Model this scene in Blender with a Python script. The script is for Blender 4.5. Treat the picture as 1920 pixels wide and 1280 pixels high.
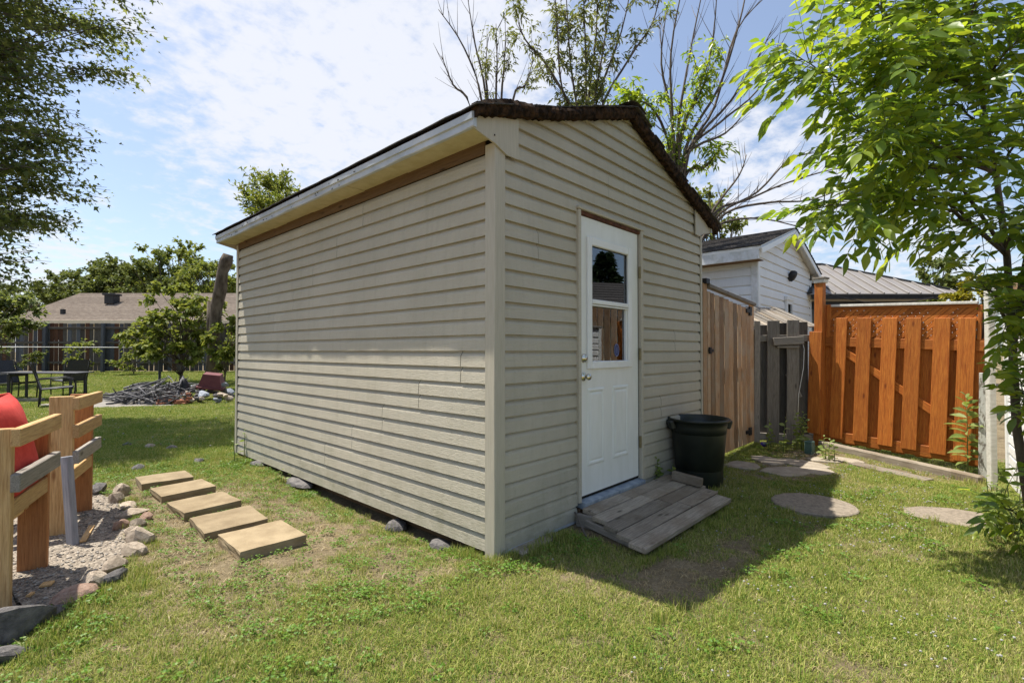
import bpy, bmesh, math, random
import numpy as np
from mathutils import Vector, Matrix, Euler

for o in list(bpy.data.objects): bpy.data.objects.remove(o)
sc = bpy.context.scene
COL = sc.collection
rnd = random.Random(7)
rng = np.random.default_rng(7)

# ------------------------------------------------------------------ camera
FPX = 927.0
PITCH = math.atan(17 / FPX)
CAM = Vector((-2.123, -2.122, 1.27))
HEAD = math.radians(47)
cd = bpy.data.cameras.new('camera'); cam = bpy.data.objects.new('camera', cd); COL.objects.link(cam)
cam.location = CAM
cam.rotation_euler = (math.pi / 2 + PITCH, 0, -HEAD)
cd.sensor_width = 36; cd.lens = 36 * FPX / 1920
cd.clip_start = .05; cd.clip_end = 2000
sc.camera = cam

# ------------------------------------------------------------------ light
SUN = Vector((.165, -.385, -1)).normalized()            # direction the light travels
ELEV = math.asin(-SUN.z); AZ = math.atan2(-SUN.x, -SUN.y)
sd = bpy.data.lights.new('sun', 'SUN'); sd.energy = 5.0; sd.angle = math.radians(.53); sd.color = (1, .95, .86)
so = bpy.data.objects.new('sun', sd); COL.objects.link(so)
so.rotation_euler = SUN.to_track_quat('-Z', 'Y').to_euler(); so.location = (0, 0, 30)

W = bpy.data.worlds.new('World'); sc.world = W; W.use_nodes = True
nt = W.node_tree; nt.nodes.clear()
def N(t, tree, **k):
    n = tree.nodes.new(t)
    for a, v in k.items(): setattr(n, a, v)
    return n
def fmath(tree, op, a, b=None, c=None, clamp=False):
    n = N('ShaderNodeMath', tree, operation=op, use_clamp=clamp)
    for i, v in enumerate((a, b, c)):
        if v is None: continue
        if isinstance(v, (int, float)): n.inputs[i].default_value = v
        else: tree.links.new(v, n.inputs[i])
    return n.outputs[0]
def vmath(tree, op, a, b=None):
    n = N('ShaderNodeVectorMath', tree, operation=op)
    for i, v in enumerate((a, b)):
        if v is None: continue
        if isinstance(v, (tuple, list, Vector)): n.inputs[i].default_value = tuple(v)
        else: tree.links.new(v, n.inputs[i])
    return n
F0 = Vector((math.sin(HEAD), math.cos(HEAD), 0)); RT = Vector((math.cos(HEAD), -math.sin(HEAD), 0)); UPZ = Vector((0, 0, 1))
FW = F0 * math.cos(PITCH) + UPZ * math.sin(PITCH); UPV = UPZ * math.cos(PITCH) - F0 * math.sin(PITCH)
def ray(x, y): return FW + RT * ((x - 960) / FPX) + UPV * ((640 - y) / FPX)
def GP(x, y, z=0): d = ray(x, y); return CAM + d * ((z - CAM.z) / d.z)          # pixel -> level ground
def PY(x, y, Y=0): d = ray(x, y); return CAM + d * ((Y - CAM.y) / d.y)          # pixel -> wall plane y=Y
def PX(x, y, X=0): d = ray(x, y); return CAM + d * ((X - CAM.x) / d.x)
def DP(x, y, dep): return CAM + ray(x, y) * dep
def VP(x, y, p, n): d = ray(x, y); p = Vector(p); n = Vector(n); return CAM + d * ((p - CAM).dot(n) / d.dot(n))

out = N('ShaderNodeOutputWorld', nt); bg = N('ShaderNodeBackground', nt); bg.inputs[1].default_value = .104
sky = N('ShaderNodeTexSky', nt, sky_type='NISHITA', sun_disc=False, sun_elevation=ELEV, sun_rotation=AZ, altitude=100,
        air_density=1.0, dust_density=1.8, ozone_density=2.2)
tc = N('ShaderNodeTexCoord', nt)
sep = N('ShaderNodeSeparateXYZ', nt); nt.links.new(tc.outputs['Generated'], sep.inputs[0])
zz = fmath(nt, 'ADD', fmath(nt, 'MAXIMUM', sep.outputs[2], 0.0), .22)
proj = vmath(nt, 'DIVIDE', tc.outputs['Generated'])
cmb = N('ShaderNodeCombineXYZ', nt)
for i in range(3): nt.links.new(zz, cmb.inputs[i])
nt.links.new(cmb.outputs[0], proj.inputs[1])
def noise(tree, vec, scale, detail=6, rough=.55, dist=0, off=None):
    n = N('ShaderNodeTexNoise', tree); n.inputs['Scale'].default_value = scale
    n.inputs['Detail'].default_value = detail; n.inputs['Roughness'].default_value = rough; n.inputs['Distortion'].default_value = dist
    if off is not None: vec = vmath(tree, 'ADD', vec, off).outputs[0]
    tree.links.new(vec, n.inputs['Vector']); return n.outputs['Fac']
puff = noise(nt, proj.outputs[0], 15, 9, .6, .15, (3.1, 1.7, 0))
broad = noise(nt, proj.outputs[0], 2.3, 5, .55, .4, (7.3, 2.4, 0))
def lobe(px, py, inner, outer):                        # a cloud bank round the direction of a pixel
    d = ray(px, py).normalized()
    dt = vmath(nt, 'DOT_PRODUCT', tc.outputs['Generated'], d).outputs['Value']
    m = N('ShaderNodeMapRange', nt, interpolation_type='SMOOTHSTEP'); nt.links.new(dt, m.inputs[0])
    m.inputs[1].default_value = math.cos(math.radians(outer)); m.inputs[2].default_value = math.cos(math.radians(inner))
    return m.outputs[0]
cov = None
for px, py, a, b, g in ((650, 90, 5, 27, .42), (900, 130, 3, 20, .34), (400, 20, 3, 18, .25), (1480, 330, 2, 13, .36), (1700, 500, 2, 12, .3), (230, 215, 1, 9, .16), (430, 350, 1, 10, .2), (60, 560, 2, 14, .26), (1250, 560, 2, 16, .2)):
    l = fmath(nt, 'MULTIPLY', lobe(px, py, a, b), g)
    cov = l if cov is None else fmath(nt, 'MAXIMUM', cov, l)
dens = fmath(nt, 'ADD', fmath(nt, 'ADD', fmath(nt, 'MULTIPLY', puff, .8), fmath(nt, 'MULTIPLY', broad, .32)), cov)
mr = N('ShaderNodeMapRange', nt, interpolation_type='SMOOTHSTEP'); nt.links.new(dens, mr.inputs[0])
mr.inputs[1].default_value = .68; mr.inputs[2].default_value = 1.0; mr.inputs[4].default_value = .93
cmix = N('ShaderNodeMix', nt, data_type='RGBA'); nt.links.new(mr.outputs[0], cmix.inputs[0])
hz = N('ShaderNodeMix', nt, data_type='RGBA', blend_type='ADD'); hz.inputs[0].default_value = 1
nt.links.new(sky.outputs[0], hz.inputs[6]); hz.inputs[7].default_value = (.6, .62, .66, 1)
nt.links.new(hz.outputs[2], cmix.inputs[6]); cmix.inputs[7].default_value = (5.3, 5.45, 5.9, 1)
nt.links.new(cmix.outputs[2], bg.inputs[0]); nt.links.new(bg.outputs[0], out.inputs[0])

sc.view_settings.view_transform = 'Standard'; sc.view_settings.look = 'None'
sc.view_settings.gamma = 1; sc.view_settings.exposure = .72; sc.view_settings.use_curve_mapping = False
sc.render.resolution_x = 1024; sc.render.resolution_y = 682

# ------------------------------------------------------------------ helpers
def link(o, parent=None):
    COL.objects.link(o)
    if parent is not None: o.parent = parent
    return o
def tag(o, label=None, cat=None, group=None, kind=None):
    if label: o['label'] = label
    if cat: o['category'] = cat
    if group: o['group'] = group
    if kind: o['kind'] = kind
    return o
def root(name, loc, label, cat, rot=(0, 0, 0), group=None):
    o = bpy.data.objects.new(name, None); o.location = loc; o.rotation_euler = rot; o.empty_display_size = .1
    return tag(link(o), label, cat, group)
def pymesh(name, v, f, mat, smooth=False):
    me = bpy.data.meshes.new(name); me.from_pydata([tuple(map(float, p)) for p in v], [], f)
    if mat: me.materials.append(mat)
    if smooth: me.polygons.foreach_set('use_smooth', [True] * len(me.polygons))
    me.update(); return me
def npmesh(name, v, f, mat, smooth=False):               # v (n,3), f (m,k) numpy
    me = bpy.data.meshes.new(name); v = np.asarray(v, np.float32); f = np.asarray(f, np.int32); m, k = f.shape
    me.vertices.add(len(v)); me.vertices.foreach_set('co', v.ravel())
    me.loops.add(m * k); me.loops.foreach_set('vertex_index', f.ravel())
    me.polygons.add(m); me.polygons.foreach_set('loop_start', np.arange(0, m * k, k, dtype=np.int32))
    if smooth: me.polygons.foreach_set('use_smooth', np.ones(m, bool))
    me.update(calc_edges=True)
    if mat: me.materials.append(mat)
    return me
def obj(name, me, parent=None, loc=(0, 0, 0), rot=(0, 0, 0), scale=(1, 1, 1)):
    o = bpy.data.objects.new(name, me); o.location = loc; o.rotation_euler = rot; o.scale = scale
    return link(o, parent)
BOX = {}
def boxmesh(sx, sy, sz, bev, mat):
    k = (round(sx, 4), round(sy, 4), round(sz, 4), round(bev, 4), mat.name)
    if k not in BOX:
        bm = bmesh.new(); bmesh.ops.create_cube(bm, size=1)
        for v in bm.verts: v.co = (v.co.x * sx, v.co.y * sy, v.co.z * sz)
        b = min(bev, .45 * min(sx, sy, sz))
        if b > 0: bmesh.ops.bevel(bm, geom=bm.edges[:], offset=b, segments=1, affect='EDGES', clamp_overlap=True)
        me = bpy.data.meshes.new('board'); bm.to_mesh(me); bm.free(); me.materials.append(mat); BOX[k] = me
    return BOX[k]
def box(name, mat, size, loc, rot=(0, 0, 0), parent=None, bev=.004):
    """box whose mesh keeps its long side on local X so that grain follows it"""
    s = list(size); R = Euler(rot).to_matrix()
    i = s.index(max(s))
    if i == 2: R = R @ Euler((0, -math.pi / 2, 0)).to_matrix(); s = [s[2], s[1], s[0]]
    elif i == 1: R = R @ Euler((0, 0, math.pi / 2)).to_matrix(); s = [s[1], s[0], s[2]]
    o = obj(name, boxmesh(*s, bev, mat), parent, loc); o.rotation_euler = R.to_euler(); return o
def span(name, mat, a, b, w, t, parent=None, bev=.004, up=(0, 0, 1)):
    """board from a to b, width w along 'up' side, thickness t"""
    a = Vector(a); b = Vector(b); x = (b - a).normalized(); u = Vector(up); y = u.cross(x).normalized(); z = x.cross(y)
    o = obj(name, boxmesh((b - a).length, t, w, bev, mat), parent, (a + b) / 2)
    o.rotation_euler = Matrix((x, y, z)).transposed().to_euler(); return o
def tubes(polys, sides=6):
    """polys: list of (points, radii) -> verts, faces"""
    V = []; Fc = []
    for pts, rad in polys:
        base = len(V); n = len(pts); pts = [Vector(p) for p in pts]
        for i, p in enumerate(pts):
            t = (pts[min(i + 1, n - 1)] - pts[max(i - 1, 0)])
            t = t.normalized() if t.length > 1e-9 else Vector((0, 0, 1))
            a = t.orthogonal() if abs(t.z) > .95 else Vector((-t.y, t.x, 0)); a.normalize(); b = t.cross(a)
            r = rad[i] if hasattr(rad, '__len__') else rad
            for k in range(sides):
                q = 2 * math.pi * k / sides; V.append(p + a * (r * math.cos(q)) + b * (r * math.sin(q)))
        for i in range(n - 1):
            for k in range(sides):
                k2 = (k + 1) % sides
                Fc.append((base + i * sides + k, base + i * sides + k2, base + (i + 1) * sides + k2, base + (i + 1) * sides + k))
        Fc.append(tuple(base + k for k in reversed(range(sides)))); Fc.append(tuple(base + (n - 1) * sides + k for k in range(sides)))
    return V, Fc
def tubeobj(name, mat, polys, parent=None, sides=6, smooth=True):
    v, f = tubes(polys, sides); return obj(name, pymesh(name, v, f, mat, smooth), parent)
def lathe(prof, sides=32):
    V = []; Fc = []
    for r, z in prof:
        for k in range(sides):
            q = 2 * math.pi * k / sides; V.append((r * math.cos(q), r * math.sin(q), z))
    for i in range(len(prof) - 1):
        for k in range(sides):
            k2 = (k + 1) % sides; Fc.append((i * sides + k, i * sides + k2, (i + 1) * sides + k2, (i + 1) * sides + k))
    return V, Fc
def sstep(a, b, x):
    t = np.clip((np.asarray(x, float) - a) / (b - a), 0, 1); return t * t * (3 - 2 * t)
def ground(x, y):
    x = np.asarray(x, float); y = np.asarray(y, float)
    dep = (x - CAM.x) * F0.x + (y - CAM.y) * F0.y
    z = .36 * sstep(12.5, 21.5, dep) * sstep(9, 3, x - .35 * (y - 10))
    z = z - .075 * np.exp(-((x - .05) / .35) ** 2) * sstep(.15, .6, y) * sstep(3.6, 2.2, y)
    z = z - .07 * sstep(-.7, -2.2, y) * sstep(3.4, 5, x)
    z = z + .012 * np.sin(x * 2.1 + 1.3 * y) * np.cos(1.7 * y - x * .6) * sstep(.25, .8, np.abs(x) + np.abs(y) * .4)
    return z
def gz(x, y): return float(ground(x, y))

# ------------------------------------------------------------------ materials
def newmat(name):
    m = bpy.data.materials.new(name); m.use_nodes = True; t = m.node_tree; t.nodes.clear()
    o = N('ShaderNodeOutputMaterial', t); return m, t, o
def rgb(c): return (c[0], c[1], c[2], 1)
def mixc(t, fac, a, b, mode='MIX'):
    n = N('ShaderNodeMix', t, data_type='RGBA', blend_type=mode)
    for s, v in ((0, fac), (6, a), (7, b)):
        if isinstance(v, (int, float)): n.inputs[s].default_value = v
        elif isinstance(v, tuple): n.inputs[s].default_value = rgb(v)
        else: t.links.new(v, n.inputs[s])
    return n.outputs[2]
def ramp(t, fac, stops):
    n = N('ShaderNodeValToRGB', t); e = n.color_ramp.elements
    while len(e) < len(stops): e.new(.5)
    for q, (p, c) in zip(e, stops): q.position = p; q.color = rgb(c) if isinstance(c, tuple) else (c, c, c, 1)
    t.links.new(fac, n.inputs[0]); return n.outputs[0]
def ocoord(t, stretch=(1, 1, 1), jitter=True):
    c = N('ShaderNodeTexCoord', t); v = c.outputs['Object']
    if jitter:
        oi = N('ShaderNodeObjectInfo', t); s = fmath(t, 'MULTIPLY', oi.outputs['Random'], 37.0)
        cb = N('ShaderNodeCombineXYZ', t)
        for i in range(3): t.links.new(s, cb.inputs[i])
        v = vmath(t, 'ADD', v, cb.outputs[0]).outputs[0]
    return vmath(t, 'MULTIPLY', v, stretch).outputs[0], v
def principled(t, o, col, rough=.6, bump=None, bstr=.3, bdist=.01, spec=.4, metal=0):
    p = N('ShaderNodeBsdfPrincipled', t)
    if isinstance(col, tuple): p.inputs['Base Color'].default_value = rgb(col)
    else: t.links.new(col, p.inputs['Base Color'])
    if isinstance(rough, (int, float)): p.inputs['Roughness'].default_value = rough
    else: t.links.new(rough, p.inputs['Roughness'])
    p.inputs['Specular IOR Level'].default_value = spec; p.inputs['Metallic'].default_value = metal
    if bump is not None:
        b = N('ShaderNodeBump', t); b.inputs['Strength'].default_value = bstr; b.inputs['Distance'].default_value = bdist
        t.links.new(bump, b.inputs['Height']); t.links.new(b.outputs[0], p.inputs['Normal'])
    t.links.new(p.outputs[0], o.inputs[0]); return p
def rndval(t, col, amt):
    oi = N('ShaderNodeObjectInfo', t)
    h = N('ShaderNodeHueSaturation', t); h.inputs['Saturation'].default_value = 1
    t.links.new(fmath(t, 'ADD', fmath(t, 'MULTIPLY', oi.outputs['Random'], 2 * amt), 1 - amt), h.inputs['Value'])
    t.links.new(col, h.inputs['Color']); return h.outputs[0]
def wood(name, a, b, dark, rough=.75, amt=.15, knots=True, bstr=.5, weather=None):
    m, t, o = newmat(name)
    g, v = ocoord(t, (.9, 14, 14))
    n1 = noise(t, g, 5, 6, .65, 1.2); fine = noise(t, vmath(t, 'MULTIPLY', v, (3, 90, 90)).outputs[0], 2.2, 4, .7, .3)
    col = ramp(t, n1, [(.3, a), (.7, b)])
    col = mixc(t, fmath(t, 'MULTIPLY', ramp(t, fine, [(.46, 0), (.66, 1)]), .55), col, dark)
    if knots:
        vo = N('ShaderNodeTexVoronoi', t); vo.inputs['Scale'].default_value = 1.0; vo.inputs['Randomness'].default_value = 1
        t.links.new(vmath(t, 'MULTIPLY', v, (2.6, 8, 8)).outputs[0], vo.inputs['Vector'])
        col = mixc(t, ramp(t, vo.outputs['Distance'], [(.05, .85), (.13, 0)]), col, dark)
    if weather:
        w = noise(t, v, 2.3, 6, .7); col = mixc(t, ramp(t, w, [(.45, 0), (.62, .8)]), col, weather)
    col = rndval(t, col, amt)
    principled(t, o, col, rough, fmath(t, 'ADD', n1, fine), bstr, .004, .25); return m
def grain(name, a, b, rough=.6, scale=6, stretch=(1, 1, 1), bstr=.3, bdist=.005, spec=.35, amt=.0, metal=0, detail=6, bscale=None, jitter=True, lo=.35, hi=.65):
    m, t, o = newmat(name); g, v = ocoord(t, stretch, jitter)
    n1 = noise(t, g, scale, detail, .6, .2); col = ramp(t, n1, [(lo, a), (hi, b)])
    if amt: col = rndval(t, col, amt)
    nb = noise(t, g, bscale or scale * 4, detail, .65)
    principled(t, o, col, rough, nb, bstr, bdist, spec, metal); return m

def siding_mat(name, a, b, dirt, grainy=True):
    m, t, o = newmat(name)
    c = N('ShaderNodeTexCoord', t); v = c.outputs['Object']
    g = noise(t, vmath(t, 'MULTIPLY', v, (6, 40, 46)).outputs[0], 2.0, 5, .65, 1.8)
    big = noise(t, v, 1.6, 5, .6); wave = noise(t, vmath(t, 'MULTIPLY', v, (2.5, 1, 6)).outputs[0], 1.3, 2, .5)
    col = ramp(t, big, [(.35, a), (.65, b)])
    spot = noise(t, v, 60, 3, .7); st = noise(t, vmath(t, 'MULTIPLY', v, (9, 9, .8)).outputs[0], 2, 5, .7)
    col = mixc(t, fmath(t, 'MULTIPLY', ramp(t, spot, [(.6, 0), (.75, 1)]), .35), col, dirt)
    col = mixc(t, fmath(t, 'MULTIPLY', ramp(t, st, [(.5, 0), (.8, 1)]), .28), col, dirt)
    sp = N('ShaderNodeSeparateXYZ', t); t.links.new(v, sp.inputs[0])
    low = N('ShaderNodeMapRange', t); t.links.new(sp.outputs[2], low.inputs[0])
    low.inputs[1].default_value = .55; low.inputs[2].default_value = .0
    col = mixc(t, fmath(t, 'MULTIPLY', fmath(t, 'MULTIPLY', low.outputs[0], ramp(t, noise(t, v, 5, 6, .7), [(.4, 0), (.7, 1)])), .5), col, (.17, .17, .085))
    oi = N('ShaderNodeObjectInfo', t)
    col = rndval(t, col, .035)
    principled(t, o, col, .52, fmath(t, 'ADD', fmath(t, 'MULTIPLY', g, 1.1 if grainy else .1), fmath(t, 'MULTIPLY', wave, .25)), .75, .007, .35)
    return m

M = {}
M['siding'] = siding_mat('tan_vinyl', (.44, .40, .31), (.50, .455, .36), (.27, .24, .165))
M['post'] = grain('tan_trim', (.42, .38, .295), (.48, .435, .345), .55, 5, (14, 14, 1.0), .25, .002, .35, jitter=False)
M['white_siding'] = siding_mat('white_vinyl', (.74, .74, .72), (.80, .80, .79), (.55, .53, .47), False)
M['blue_siding'] = siding_mat('white_boards', (.66, .68, .70), (.74, .75, .76), (.5, .48, .43), False)
M['white'] = grain('white_paint', (.74, .74, .71), (.80, .80, .78), .42, 4, (1, 1, 1), .12, .002, .45)
M['door'] = grain('door_paint', (.72, .72, .67), (.78, .78, .74), .4, 3, (4, 4, 1), .12, .002, .45, bscale=60)
M['fascia'] = grain('painted_aluminium', (.40, .43, .46), (.56, .58, .60), .33, 3, (1, 1, 1), .3, .01, .6, bscale=5)
M['soffit'] = grain('yellowed_soffit', (.50, .43, .24), (.60, .53, .33), .6, 9, bstr=.3)
M['dark'] = grain('dark_gap', (.012, .010, .008), (.02, .017, .013), .9)
M['rot'] = grain('rotten_wood', (.018, .012, .008), (.11, .06, .032), .95, 22, (1, 1, 1), 1, .02, .1, lo=.42, hi=.75)
M['shingle'] = grain('dark_shingle', (.045, .042, .04), (.11, .10, .095), .95, 30, bstr=.9, bdist=.006, spec=.15, amt=.25)
M['shingle_brown'] = grain('brown_shingle', (.19, .15, .12), (.30, .25, .20), .95, 5, (1, 1, 1), .8, .01, .1, amt=.12)
M['brown_board'] = wood('brown_board', (.12, .07, .035), (.18, .11, .055), (.04, .022, .012))
M['rust'] = grain('rusty_strip', (.05, .018, .01), (.14, .05, .025), .8, 20)
M['metal'] = grain('brushed_brass_nickel', (.62, .58, .48), (.72, .68, .58), .22, 5, bstr=.05, metal=1)
M['hinge'] = grain('dull_hinge', (.20, .17, .10), (.3, .25, .14), .5, 20, metal=.8)
M['black_iron'] = grain('black_iron', (.012, .012, .013), (.03, .03, .03), .55, 20)
M['threshold'] = grain('blue_sill', (.16, .20, .25), (.34, .38, .42), .6, 14)
M['grey_wood'] = wood('weathered_wood', (.19, .165, .135), (.30, .265, .22), (.065, .055, .045), .9, .22)
M['deck_wood'] = wood('deck_wood', (.24, .20, .15), (.40, .34, .265), (.06, .047, .034), .9, .28, weather=(.19, .145, .10))
M['gate_wood'] = wood('gate_wood', (.36, .20, .10), (.48, .31, .175), (.11, .05, .025), .75, .42, weather=(.40, .31, .22))
M['cedar'] = wood('stained_cedar', (.33, .08, .012), (.56, .20, .034), (.13, .026, .006), .62, .24)
M['pine'] = wood('pine_stud', (.42, .25, .10), (.62, .42, .20), (.20, .09, .03), .65, .18)
M['redwood'] = wood('stained_stud', (.32, .13, .045), (.42, .19, .07), (.12, .04, .015), .65, .15)
M['grey_stud'] = wood('grey_stud', (.23, .21, .18), (.35, .32, .28), (.07, .06, .05), .85, .1)
M['paint_stud'] = grain('blue_grey_stud', (.20, .21, .24), (.32, .33, .36), .7, 6, (1, 8, 8))
M['old_fence'] = wood('old_fence', (.065, .055, .045), (.12, .105, .09), (.025, .022, .02), .9, .4)
M['red_fence'] = wood('red_fence', (.09, .042, .024), (.13, .062, .035), (.03, .014, .008), .9, .3)
M['bluewood'] = wood('grey_blue_wood', (.065, .07, .08), (.13, .135, .15), (.045, .045, .05), .9, .25)
M['paver'] = grain('sand_paver', (.215, .16, .092), (.31, .24, .145), .9, 6, bstr=.7, bdist=.004, amt=.10, bscale=50)
M['concrete'] = grain('aggregate_slab', (.17, .14, .105), (.29, .24, .185), .92, 40, bstr=.7, bdist=.004)
M['flag'] = grain('flagstone', (.24, .20, .15), (.36, .31, .24), .9, 9, bstr=.6)
M['slab'] = grain('old_concrete', (.17, .155, .135), (.27, .25, .22), .9, 3, bstr=.4)
M['stone'] = grain('field_stone', (.30, .24, .18), (.48, .40, .31), .9, 7, bstr=.7, bdist=.02, amt=.2)
M['stone_red'] = grain('red_stone', (.28, .17, .12), (.42, .29, .22), .9, 7, bstr=.7, bdist=.02)
M['stone_dark'] = grain('dark_stone', (.075, .07, .07), (.19, .175, .165), .8, 6, bstr=.7, bdist=.02)
M['stone_blue'] = grain('blue_grey_stone', (.16, .18, .21), (.30, .32, .35), .85, 6, bstr=.6, bdist=.02, amt=.3)
M['brick'] = grain('broken_brick', (.30, .11, .06), (.44, .19, .11), .9, 12, amt=.25)
M['cushion'] = grain('red_canvas', (.56, .045, .035), (.64, .065, .05), .8, 40, bstr=.2)
M['bin'] = grain('dark_green_plastic', (.010, .013, .010), (.020, .025, .019), .42, 5, bstr=.12, spec=.45)
M['patio'] = grain('dark_patio_metal', (.018, .018, .02), (.04, .04, .042), .5, 6)
M['sling'] = grain('dark_sling', (.035, .035, .04), (.06, .06, .066), .7, 60)
M['maroon'] = grain('maroon_clay', (.12, .035, .04), (.17, .055, .055), .7, 5)
M['steel_roof'] = grain('grey_steel_roof', (.21, .19, .175), (.25, .23, .21), .42, 2, bstr=.05, spec=.5)
M['bark'] = grain('bark', (.07, .055, .042), (.17, .14, .11), .95, 9, (1, 1, .35), 1, .02, .15)
M['twig'] = grain('twig_bark', (.075, .06, .05), (.14, .115, .095), .9, 9)
M['greenbox'] = grain('green_box', (.04, .09, .075), (.08, .14, .12), .6, 9)
M['offwhite'] = grain('weathered_white_post', (.52, .49, .42), (.66, .63, .56), .7, 7, (6, 6, 1), .4)
M['lichen'] = grain('peeling_grey_board', (.16, .14, .11), (.47, .47, .42), .9, 16, (1, 3, 3), .8, lo=.38, hi=.52)
M['cream'] = grain('cream_wall', (.56, .50, .36), (.62, .56, .42), .8, 3)
M['violet'] = grain('violet_petal', (.10, .06, .45), (.16, .09, .6), .6, 9)
M['stem'] = grain('green_stem', (.10, .14, .04), (.16, .2, .06), .7, 9)
M['deadstick'] = grain('dead_stick', (.06, .058, .065), (.24, .23, .225), .9, 3, (1, 1, 1), .4, lo=.4, hi=.7)
M['petal'] = grain('white_petal', (.26, .25, .22), (.36, .345, .31), .8, 9)

def leafmat(name, cols, trans=.35, rough=.5, spec=.35, tcol=None):
    m, t, o = newmat(name)
    ge = N('ShaderNodeNewGeometry', t); oi = N('ShaderNodeObjectInfo', t)
    r = fmath(t, 'FRACT', fmath(t, 'ADD', ge.outputs['Random Per Island'], oi.outputs['Random']))
    n = len(cols); col = ramp(t, r, [(i / (n - 1), c) for i, c in enumerate(cols)])
    p = N('ShaderNodeBsdfPrincipled', t); t.links.new(col, p.inputs['Base Color']); p.inputs['Roughness'].default_value = rough
    p.inputs['Specular IOR Level'].default_value = spec
    tr = N('ShaderNodeBsdfTranslucent', t)
    h = N('ShaderNodeHueSaturation', t); h.inputs['Hue'].default_value = .485; h.inputs['Saturation'].default_value = 1.1; h.inputs['Value'].default_value = 1.6
    t.links.new(col, h.inputs['Color']); t.links.new(h.outputs[0], tr.inputs['Color'])
    mx = N('ShaderNodeMixShader', t); mx.inputs[0].default_value = trans
    t.links.new(p.outputs[0], mx.inputs[1]); t.links.new(tr.outputs[0], mx.inputs[2]); t.links.new(mx.outputs[0], o.inputs[0]); return m
M['maple'] = leafmat('maple_leaf', [(.06, .09, .024), (.12, .155, .04), (.20, .225, .07)], .45)
M['ash'] = leafmat('ash_leaf', [(.09, .16, .026), (.18, .27, .036), (.30, .36, .05)], .55, .35, .5)
M['ashpale'] = leafmat('pale_ash_leaf', [(.09, .12, .03), (.14, .16, .045), (.17, .19, .07)], .4)
M['treefar'] = leafmat('far_leaf', [(.07, .10, .025), (.11, .14, .035), (.15, .175, .05)], .3, .6, .2)
M['treelight'] = leafmat('light_leaf', [(.10, .14, .03), (.16, .20, .04), (.22, .24, .06)], .35, .6, .2)
M['yellowleaf'] = leafmat('yellow_leaf', [(.20, .19, .02), (.28, .25, .03), (.14, .16, .02)], .3, .6, .2)
M['weedleaf'] = leafmat('weed_leaf', [(.13, .19, .04), (.19, .25, .065), (.25, .3, .1)], .4)
M['spruce'] = leafmat('spruce_needle', [(.02, .04, .018), (.035, .06, .025), (.05, .075, .03)], .1, .7, .2)

def grassmat():
    m, t, o = newmat('grass_blade')
    ge = N('ShaderNodeNewGeometry', t); oi = N('ShaderNodeObjectInfo', t)
    pos = oi.outputs['Location']
    big = noise(t, pos, 1.1, 4, .6); mid = noise(t, pos, 6, 3, .6)
    f = fmath(t, 'ADD', fmath(t, 'MULTIPLY', big, .75), fmath(t, 'MULTIPLY', mid, .35))
    f = fmath(t, 'ADD', f, fmath(t, 'MULTIPLY', fmath(t, 'SUBTRACT', ge.outputs['Random Per Island'], .5), .75))
    col = ramp(t, f, [(.08, (.06, .15, .018)), (.33, (.15, .24, .028)), (.56, (.285, .335, .05)), (.80, (.42, .395, .12)), (.98, (.50, .44, .22))])
    p = N('ShaderNodeBsdfPrincipled', t); t.links.new(col, p.inputs['Base Color']); p.inputs['Roughness'].default_value = .6
    p.inputs['Specular IOR Level'].default_value = .25
    tr = N('ShaderNodeBsdfTranslucent', t); t.links.new(col, tr.inputs['Color'])
    mx = N('ShaderNodeMixShader', t); mx.inputs[0].default_value = .35
    t.links.new(p.outputs[0], mx.inputs[1]); t.links.new(tr.outputs[0], mx.inputs[2]); t.links.new(mx.outputs[0], o.inputs[0]); return m
M['grass'] = grassmat()
M['clover'] = leafmat('clover_leaf', [(.08, .17, .022), (.12, .22, .028), (.17, .265, .038)], .3)
M['straw'] = leafmat('dry_straw', [(.30, .23, .11), (.42, .34, .18), (.22, .16, .08)], .2)

def soilmat():
    m, t, o = newmat('lawn_soil'); c = N('ShaderNodeTexCoord', t); v = c.outputs['Object']
    a = noise(t, v, 3, 6, .65); b = noise(t, v, 45, 6, .75)
    col = ramp(t, fmath(t, 'ADD', fmath(t, 'MULTIPLY', a, .4), fmath(t, 'MULTIPLY', b, .6)), [(.3, (.08, .062, .036)), (.5, (.19, .15, .09)), (.72, (.36, .295, .19))])
    principled(t, o, col, .95, b, .9, .02, .1); return m
M['soil'] = soilmat()
def gravelmat():
    m, t, o = newmat('gravel'); c = N('ShaderNodeTexCoord', t); v = c.outputs['Object']
    vo = N('ShaderNodeTexVoronoi', t); vo.inputs['Scale'].default_value = 85; t.links.new(v, vo.inputs['Vector'])
    sp = N('ShaderNodeSeparateXYZ', t); t.links.new(vo.outputs['Color'], sp.inputs[0])
    col = ramp(t, sp.outputs[0], [(0, (.13, .108, .085)), (.5, (.26, .22, .175)), (1, (.42, .36, .285))])
    principled(t, o, col, .9, fmath(t, 'SUBTRACT', 1, vo.outputs['Distance']), .9, .012, .2); return m
M['gravel'] = gravelmat()
def glassmat():
    m, t, o = newmat('window_glass'); fr = N('ShaderNodeFresnel', t); fr.inputs[0].default_value = 2.15
    gl = N('ShaderNodeBsdfGlossy', t); gl.inputs['Roughness'].default_value = .0; gl.inputs['Color'].default_value = (.9, .95, 1, 1)
    tp = N('ShaderNodeBsdfTransparent', t); tp.inputs[0].default_value = (.6, .64, .64, 1)
    mx = N('ShaderNodeMixShader', t); t.links.new(fr.outputs[0], mx.inputs[0]); t.links.new(tp.outputs[0], mx.inputs[1]); t.links.new(gl.outputs[0], mx.inputs[2])
    t.links.new(mx.outputs[0], o.inputs[0]); return m
M['glass'] = glassmat()

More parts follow.
